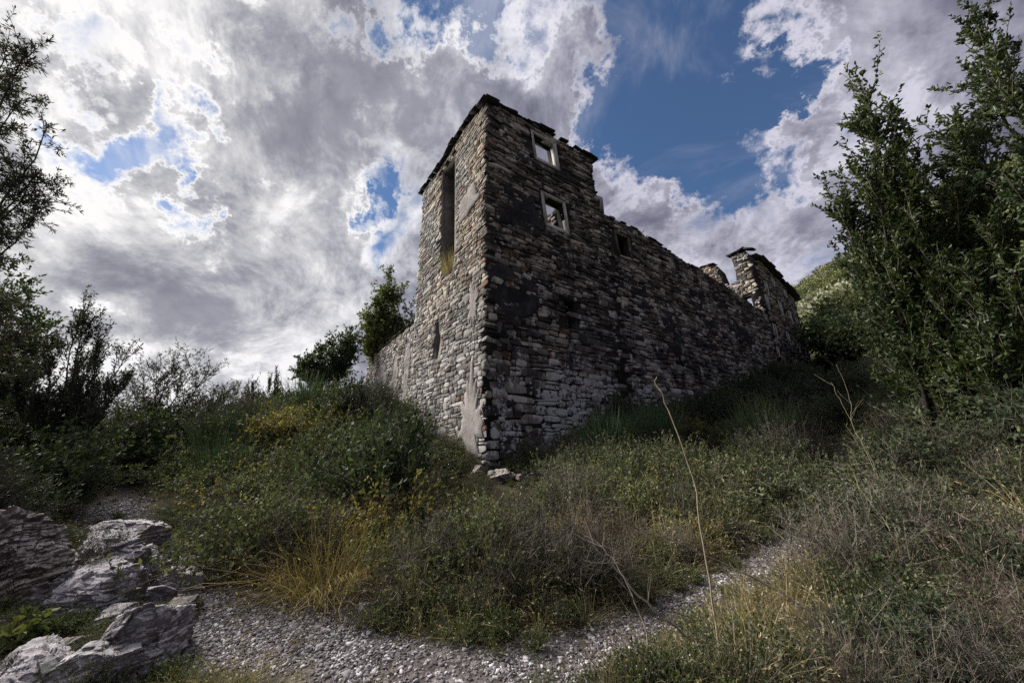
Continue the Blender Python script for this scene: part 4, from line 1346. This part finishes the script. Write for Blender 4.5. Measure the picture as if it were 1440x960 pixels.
tree('laurel_tree', (-8.3, 26.2, h1(-8.3, 26.2) - .1),
     [(-8.1, 26, 15.5), (-7.7, 26, 14.8), (-8.7, 26, 14.5), (-9.3, 26, 13.5), (-7.0, 26, 13.8), (-6.5, 26, 12.6), (-9.6, 26, 12.0), (-8.3, 25.5, 13.2), (-9.5, 26, 10.8), (-6.6, 26, 11.2), (-8.9, 26, 9.8), (-7.6, 25.4, 11.6), (-8.4, 25.4, 10.4),
      (-7.4, 26, 9.8), (-9.0, 26, 11.8)],
     'leafy green tree rising behind the top of the pale side wall', M_FRESH, 406, .16, twig=.8, leaf=(.20, .11), nsh=30, ntw=6, nlv=8, split=.3, out=.7, up=.3, lo=.25)
tree('laurel_tree', (-11.8, 25.0, h1(-11.8, 25.0) - .1),
     [(-13.2, 25, 8.3), (-12.4, 25, 9.0), (-11.5, 25, 9.1), (-10.7, 25, 9.6), (-10.0, 25, 9.8), (-9.6, 25, 9.0), (-12.8, 25, 7.4), (-11, 24.5, 8.2), (-10.2, 24.5, 8.2), (-13.6, 25, 7.2)],
     'dark low tree beside the left end of the side wall', M_DARK, 407, .14, twig=.8, leaf=(.18, .10), nsh=26, ntw=6, nlv=8, split=.2, out=.7, up=.3, lo=.2)
tree('cypress', (-14.9, 24.0, h1(-14.9, 24) - .1),
     [(-14.7, 24, 6.6), (-15.0, 24, 5.9), (-14.4, 24, 5.8), (-14.9, 24.3, 5.2), (-14.2, 24, 5.0), (-15.3, 24, 5.0)],
     'pointed bushy evergreen on the skyline left of the dark low tree', M_DARK, 408, .08, twig=.5, leaf=(.12, .05), nsh=20, ntw=6, nlv=6, split=.1, out=.35, up=.7, lo=.1)
tree('cypress', (-16.3, 24.5, h1(-16.3, 24.5) - .1),
     [(-16.5, 24.5, 6.1), (-16.9, 24.5, 5.4), (-16.1, 24.5, 5.3), (-16.5, 24.6, 4.8), (-17.1, 24.5, 4.6)],
     'smaller pointed evergreen further left on the skyline', M_DARK, 409, .07, twig=.5, leaf=(.12, .05), nsh=20, ntw=6, nlv=6, split=.1, out=.35, up=.7, lo=.1)

# ------------------------------------------------------------------ hillside woods on the right
def crown_mesh(seed, mat, n=650):
    rng = np.random.default_rng(seed)
    A = Acc()
    lobes = rng.normal(0, .55, (9, 3)) * np.array([1, 1, .7]) + np.array([0, 0, 2.0])
    for c in lobes:
        v = rng.normal(size=(n, 3)); v /= np.linalg.norm(v, axis=1, keepdims=True)
        q = c + v * (.9 * rng.uniform(.6, 1.15, (n, 1)))
        V, F = leaves(q, v + rng.normal(size=v.shape) * .7, .20, .12, rng); A.put(V, F, 1)
    P_ = curve_paths(5, rng, 5, 2.2, .7, 0, .1)
    V, F = tubes(P_, np.linspace(.10, .03, 5)[None].repeat(5, 0)); A.put(V, F, 0)
    return A.mesh('hill_tree', [M_BARK, mat])


M_HILL = leaf_mat('hill_leaf', (.030, .042, .020), (.085, .10, .045), (.20, .21, .10), trans=.15, var=2.0)
M_HILL2 = leaf_mat('grey_hill_leaf', (.045, .055, .042), (.12, .135, .095), (.26, .27, .20), trans=.15, var=2.0)
HC = [crown_mesh(501, M_HILL), crown_mesh(502, M_HILL2), crown_mesh(503, M_HILL), crown_mesh(504, M_DARK)]
hr = np.random.default_rng(66)
hx, hy = hr.uniform(16, 120, 5200), hr.uniform(8, 110, 5200)
t_, s_ = castle_coords(hx, hy)
k = ((hx / hy > .93) | (s_ > 30)) & ~((t_ > -3) & (s_ > -2.5) & (t_ < 60) & (s_ < 30)) & (path_dist(hx, hy) > 2.5) & (hx / hy < 2.6) & (hx / hy > .9) & (np.hypot(hx, hy) > 34)
hx, hy = hx[k], hy[k]
scatter('hillside_woods', HC, hx, hy, hr.uniform(.6, 1.2, len(hx)) * (1 + .006 * np.hypot(hx, hy)), 67, zoff=-.4, tilt=.08)
for i, (x, y, s, mesh_i, lab) in enumerate([(26.5, 25.2, 1.5, 3, 'darkest round tree just right of the palace end, low on the hillside'),
                                           (30.5, 27.5, 1.9, 0, 'yellow-green tree on the hillside right of the palace'),
                                           (37.0, 33.0, 2.4, 1, 'large pale grey-green tree on the hillside beside the evergreen oak')]):
    rt = root('hillside_tree', (x, y, h1(x, y) - .3), lab, 'tree')
    o = link('crown', HC[mesh_i], rt); o.scale = (s, s, s)
    o.rotation_euler.z = i * 2.1

# ------------------------------------------------------------------ plants on the ruin and dead stalks
def on_wall(fc, t, z, me, s, label, cat='plant', name='wall_plant', n=-.3, zs=1.0, group=None):
    p = fc.w(t, z, n)
    return plant(name, me, p[0], p[1], s, label, cat, zs, z=p[2], group=group)


notch_grass = grassy('notch_grass', 610, M_STRAW, n=420, H_=1.9, spread=.7, droop=.35, w=.012, m=6, base=.5, hvar=.6, seeds=2)
on_wall(FL, 3.35, 9.7, notch_grass, .95, 'tall dry grass tuft growing in the fallen bay of the tower', 'grass tussock', 'dry_tuft', -.2)
sp = leafy('wall_sapling', 611, [M_TWIG, M_FRESH, M_FLOWER], n=5, H_=.8, spread=.2, droop=.1, sh=8, shl=.2, lv=7, leaf=(.09, .05))
sp2 = leafy('wall_sapling', 612, [M_TWIG, M_DARK, M_FLOWER], n=4, H_=.6, spread=.15, droop=.1, sh=8, shl=.16, lv=7, leaf=(.08, .045))
on_wall(FR, 10.9, 13.8, sp, .95, 'largest leafy sapling on top of the dark wall')
on_wall(FR, 11.7, 13.75, sp, .8, 'second sapling on the dark wall, just right of the largest', 'plant')
on_wall(FR, 13.4, 13.5, sp2, .8, 'dark little plant on the wall top halfway to the palace')
on_wall(FR, 14.8, 13.4, sp2, .7, 'smallest plant on the wall top, nearest the palace')
wg = grassy('wall_weed', 613, M_GRASS, n=14, H_=.5, spread=.15, droop=.3, w=.012)
on_wall(FR, .2, 17.0, wg, 1.1, 'thin weed on the very top of the tower corner', 'weed', 'wall_weed')
on_wall(FL, 1.0, 17.2, wg, .8, 'tiny weed on the tower top left of the corner', 'weed', 'wall_weed')
on_wall(FR, 27.3, 17.9, wg, 1.6, 'weed on the highest point of the far palace', 'weed', 'wall_weed')
on_wall(FR, 9.0, 13.9, wg, .9, 'weed on the dark wall above the small black window', 'weed', 'wall_weed')
rng_w = np.random.default_rng(91)


def stalk(name, pts, r0, r1, label, mat, cat='stem', side=0, seed=0, sl=.3):
    rng = np.random.default_rng(seed)
    P_ = np.array(pts, float)
    m = 24
    # smooth the polyline
    u = np.linspace(0, len(P_) - 1, m)
    Q = np.stack([np.interp(u, np.arange(len(P_)), P_[:, i]) for i in range(3)], 1)
    for _ in range(3):
        Q[1:-1] = (Q[:-2] + Q[2:] + 2 * Q[1:-1]) / 4
    Q[1:-1] += rng.normal(0, .006, (m - 2, 3))
    A = Acc()
    V, F = tubes(Q[None], np.linspace(r0, r1, m)[None], 6); A.put(V, F, 0)
    if side:
        p, d = along(Q[None], side, rng, .2, 1.0)
        S = shoots(p, d, sl, rng, m=4, out=.5, up=.3)
        V, F = tubes(S, np.linspace(r1 * 1.1, r1 * .5, 4)[None].repeat(len(S), 0), 4); A.put(V, F, 0)
    b = Q[0].copy()
    A.V = [v - b for v in A.V]
    o = link(name, A.mesh(name, [mat], smooth=True), None, tuple(b))
    return tag(o, label, cat)


stalk('bare_stem', [(1.62, 3.05, .0), (1.60, 3.02, .45), (1.60, 3.0, .94), (1.60, 3, 1.39), (1.52, 3, 1.82), (1.44, 3, 2.12), (1.40, 3.0, 2.22)], .0075, .003, 'long pale bare stem curving up in front of the dark wall', M_PALE, side=3, seed=1, sl=.12)
stalk('bare_stem', [(6.15, 6, .85), (6.11, 6, 1.6), (5.93, 6, 2.05), (6.08, 6, 2.51), (6.0, 6, 3.1)], .0045, .002, 'thin pale stem above the right path beneath the palace', M_PALE, side=4, seed=2)
stalk('bare_stem', [(5.75, 5.8, .8), (5.9, 5.8, 1.4), (5.75, 5.8, 2.2), (5.62, 5.8, 2.75)], .0035, .002, 'second thin stem just left of the one above the right path', M_PALE, side=2, seed=3)
stalk('dead_branch', [(1.75, 3.1, .12), (1.3, 3.3, .42), (.95, 3.5, .8), (.62, 3.7, 1.15)], .012, .004, 'dark dead branch leaning left across the gravel at the bottom centre', M_TWIG, 'branch', side=7, seed=4)
stalk('dead_branch', [(1.0, 2.95, .0), (1.15, 3.1, .35), (1.05, 3.3, .75), (.85, 3.5, .95)], .008, .003, 'thin brown branch rising from the bottom edge right of centre', M_TWIG, 'branch', side=6, seed=5)
stalk('dead_branch', [(2.9, 3.4, .2), (2.5, 3.8, .5), (1.9, 4.2, .75), (1.5, 4.4, .85)], .010, .003, 'dark branch lying over the grass right of the gravel bend', M_TWIG, 'branch', side=6, seed=6)
stalk('bare_stem', [(4.6, 4.6, .3), (4.75, 4.7, .8), (4.6, 4.8, 1.25)], .006, .002, 'short bare stem over the low scrub on the right', M_PALE, side=5, seed=7, sl=.2)
stalk('dead_branch', [(-3.2, 9.0, .9), (-3.0, 8.6, 1.6), (-3.3, 8.4, 2.1)], .012, .004, 'bare forked twig above the brambles left of the tower', M_PALE, 'branch', side=6, seed=8, sl=.5)
stalk('dead_branch', [(-2.3, 9.2, 1.0), (-2.6, 9.0, 1.6), (-2.3, 8.8, 2.1)], .010, .004, 'crooked bare twig in front of the pale wall foot', M_PALE, 'branch', side=6, seed=9, sl=.5)
stalk('dead_branch', [(8.3, 10.2, 1.4), (8.6, 10.0, 2.2), (8.5, 9.9, 3.0)], .007, .003, 'bare yellowish stem at the top of the right path', M_PALE, 'branch', side=4, seed=10, sl=.4)

# ------------------------------------------------------------------ rocks
def rock_mat(name, top, side, moss):
    m, T, b = new_mat(name, .85, .25)
    geo = T.n.new('ShaderNodeNewGeometry')
    pos = geo.outputs['Position']
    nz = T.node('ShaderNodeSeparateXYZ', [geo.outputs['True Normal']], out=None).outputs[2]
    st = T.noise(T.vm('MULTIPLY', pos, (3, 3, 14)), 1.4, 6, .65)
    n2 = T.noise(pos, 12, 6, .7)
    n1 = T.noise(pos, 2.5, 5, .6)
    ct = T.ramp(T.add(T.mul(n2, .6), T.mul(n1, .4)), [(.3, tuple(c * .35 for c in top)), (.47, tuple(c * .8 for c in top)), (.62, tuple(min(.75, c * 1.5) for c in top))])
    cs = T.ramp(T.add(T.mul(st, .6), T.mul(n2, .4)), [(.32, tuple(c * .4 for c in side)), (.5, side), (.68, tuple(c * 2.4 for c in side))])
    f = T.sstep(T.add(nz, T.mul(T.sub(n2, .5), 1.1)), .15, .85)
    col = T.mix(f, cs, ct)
    mo = T.mul(T.sstep(T.noise(pos, 3.2, 5, .65), .56, .64), moss)
    col = T.mix(mo, col, T.ramp(n2, [(.3, (.012, .020, .005)), (.7, (.075, .095, .018))]))
    T.put(b.inputs['Base Color'], col)
    bump(T, b, T.add(n2, T.mul(st, .6)), .9, .03)
    return m


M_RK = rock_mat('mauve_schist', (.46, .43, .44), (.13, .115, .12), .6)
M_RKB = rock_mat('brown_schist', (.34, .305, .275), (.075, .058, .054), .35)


def rock(x, y, z0, sx, sy, sz, rz, label, mat, seed, tilt=0.0, flat=.5, name='rock', res=60, cat='rock'):
    """angular layered rock: a box pushed into facets, ledges and cracks"""
    k = res
    g = np.linspace(-1, 1, k)
    Vs, Fs, n = [], [], 0
    for ax in range(3):
        for sg in (-1, 1):
            a, b_ = np.meshgrid(g, g, indexing='ij')
            c = np.full_like(a, sg)
            arr = [None] * 3
            arr[ax] = c; arr[(ax + 1) % 3] = a; arr[(ax + 2) % 3] = b_
            V = np.stack(arr, -1).reshape(-1, 3)
            idx = np.arange(k * k).reshape(k, k)
            F = np.stack([idx[:-1, :-1], idx[1:, :-1], idx[1:, 1:], idx[:-1, 1:]], -1).reshape(-1, 4)
            if sg < 0:
                F = F[:, ::-1]
            Vs.append(V); Fs.append(F + n); n += k * k
    V = np.concatenate(Vs); F = np.concatenate(Fs)
    rng = np.random.default_rng(seed)
    # cut by random planes: angular facets
    V = V * (1 - .10 * (np.abs(V) ** 2).sum(1, keepdims=True) / 3)
    for _ in range(11):
        nn = rng.normal(size=3); nn[2] = abs(nn[2]) * .9; nn /= np.linalg.norm(nn)
        dd = rng.uniform(.62, 1.05)
        ex = V @ nn - dd
        V = V - np.maximum(ex, 0)[:, None] * nn
    S_ = np.array([sx, sy, sz])
    V = V * S_
    off = rng.uniform(0, 50, 3)
    disp = np.empty(len(V)); dz_ = np.empty(len(V))
    for i, v in enumerate(V):
        p = Vector(v * 1.6 + off)
        q = mnoise.hetero_terrain(p, .9, 2.1, 5, .7)
        disp[i] = q
        dz_[i] = mnoise.noise(Vector((v[0] * 2.2 + off[0], v[1] * 2.2, v[2] * 2.0)))
    nrm = V / S_; nrm /= np.linalg.norm(nrm, axis=1, keepdims=True) + 1e-9
    sm = min(sx, sy, sz)
    V = V + nrm * ((disp - disp.mean()) * .05 * sm * 2)[:, None]
    # schist breaks along slanted planes: plates at three sizes stand proud of or behind each other
    Rr = Euler((.5 * tilt + rng.uniform(-.3, .3), tilt + rng.uniform(-.3, .3), rng.uniform(0, 1.5))).to_matrix()
    plate = np.empty(len(V))
    for i, v in enumerate(V):
        q = Rr @ Vector(v) + Vector(off) + Vector((dz_[i], disp[i] * .25, dz_[i] * .6)) * .10
        plate[i] = .55 * mnoise.cell(Vector((q[0] * 3.2, q[1] * 3.2, q[2] * 7))) + .32 * mnoise.cell(Vector((q[0] * 8 + 3, q[1] * 8, q[2] * 19))) + .18 * mnoise.cell(Vector((q[0] * 19, q[1] * 19 + 7, q[2] * 40)))
    V = V + nrm * ((plate - plate.mean()) * .17 * sm + dz_ * .12 * sm)[:, None]
    me = mk(name, V, F, mat)
    import bmesh
    bm = bmesh.new(); bm.from_mesh(me)
    bmesh.ops.remove_doubles(bm, verts=bm.verts, dist=.002)
    bm.to_mesh(me); bm.free()
    o = link(name, me, None, (x, y, z0))
    o.rotation_euler = (0, 0, rz)
    return tag(o, label, cat)


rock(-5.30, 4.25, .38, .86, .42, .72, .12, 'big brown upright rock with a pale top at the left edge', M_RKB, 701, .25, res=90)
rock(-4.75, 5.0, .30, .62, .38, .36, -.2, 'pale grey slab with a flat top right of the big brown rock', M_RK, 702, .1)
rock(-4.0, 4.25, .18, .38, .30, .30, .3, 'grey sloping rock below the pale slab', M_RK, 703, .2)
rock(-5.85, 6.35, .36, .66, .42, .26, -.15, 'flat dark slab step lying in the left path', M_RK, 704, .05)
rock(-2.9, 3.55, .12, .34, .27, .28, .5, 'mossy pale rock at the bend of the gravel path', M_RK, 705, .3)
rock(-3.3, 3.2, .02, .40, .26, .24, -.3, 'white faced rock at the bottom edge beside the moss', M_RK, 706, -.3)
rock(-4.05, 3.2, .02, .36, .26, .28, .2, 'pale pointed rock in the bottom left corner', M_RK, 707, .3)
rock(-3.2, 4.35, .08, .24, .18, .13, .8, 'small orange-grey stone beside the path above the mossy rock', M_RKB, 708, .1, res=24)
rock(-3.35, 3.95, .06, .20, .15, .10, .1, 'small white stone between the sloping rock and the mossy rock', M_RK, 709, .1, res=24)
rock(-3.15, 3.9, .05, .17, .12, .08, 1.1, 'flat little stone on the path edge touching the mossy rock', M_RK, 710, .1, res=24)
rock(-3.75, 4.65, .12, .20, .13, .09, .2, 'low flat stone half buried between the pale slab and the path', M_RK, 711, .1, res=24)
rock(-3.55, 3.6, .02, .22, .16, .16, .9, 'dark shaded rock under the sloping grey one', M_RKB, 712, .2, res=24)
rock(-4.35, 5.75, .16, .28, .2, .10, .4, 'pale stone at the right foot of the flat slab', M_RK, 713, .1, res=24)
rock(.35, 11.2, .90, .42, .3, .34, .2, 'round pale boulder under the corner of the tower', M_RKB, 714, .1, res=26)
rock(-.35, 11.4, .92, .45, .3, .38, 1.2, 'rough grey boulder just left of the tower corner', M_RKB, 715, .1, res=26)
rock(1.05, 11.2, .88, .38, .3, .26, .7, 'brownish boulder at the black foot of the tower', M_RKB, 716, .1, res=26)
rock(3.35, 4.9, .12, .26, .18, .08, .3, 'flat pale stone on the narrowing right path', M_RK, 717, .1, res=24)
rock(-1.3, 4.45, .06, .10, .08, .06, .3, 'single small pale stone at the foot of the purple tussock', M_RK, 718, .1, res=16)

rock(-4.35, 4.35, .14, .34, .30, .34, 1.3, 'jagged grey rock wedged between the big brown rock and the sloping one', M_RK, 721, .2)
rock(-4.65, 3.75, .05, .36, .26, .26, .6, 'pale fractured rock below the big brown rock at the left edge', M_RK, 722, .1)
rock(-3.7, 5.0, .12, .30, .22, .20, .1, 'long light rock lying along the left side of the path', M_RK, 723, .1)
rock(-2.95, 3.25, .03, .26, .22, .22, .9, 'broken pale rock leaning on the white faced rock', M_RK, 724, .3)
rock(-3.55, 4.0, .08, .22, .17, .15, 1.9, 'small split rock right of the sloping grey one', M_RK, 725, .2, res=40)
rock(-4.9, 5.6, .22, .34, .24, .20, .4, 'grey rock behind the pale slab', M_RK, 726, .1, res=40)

# leafy weeds between the rocks
weed = leafy('broad_weed', 620, [M_TWIG, M_FRESH, M_FLOWER], n=14, H_=.35, spread=.25, droop=.5, sh=3, shl=.10, lv=4, leaf=(.09, .05), r=.004, big=True)
plant('broad_leaf_weed', weed, -3.95, 3.65, .95, 'bright green broad leaved weed in front of the big brown rock', 'weed')
plant('broad_leaf_weed', weed, -4.6, 3.75, .7, 'green weed at the foot of the big brown rock, by the picture edge', 'weed')
plant('broad_leaf_weed', weed, -3.55, 3.35, .6, 'small weed between the two bottom rocks', 'weed')
x, y = sample(230, 31, 3.0, 5.4, a0=-56, a1=-36, pmin=.1, rocks=False)
scatter('weeds_between_rocks', HEF + GR + HEA, x, y, np.random.default_rng(5).uniform(.3, .7, len(x)), 33)
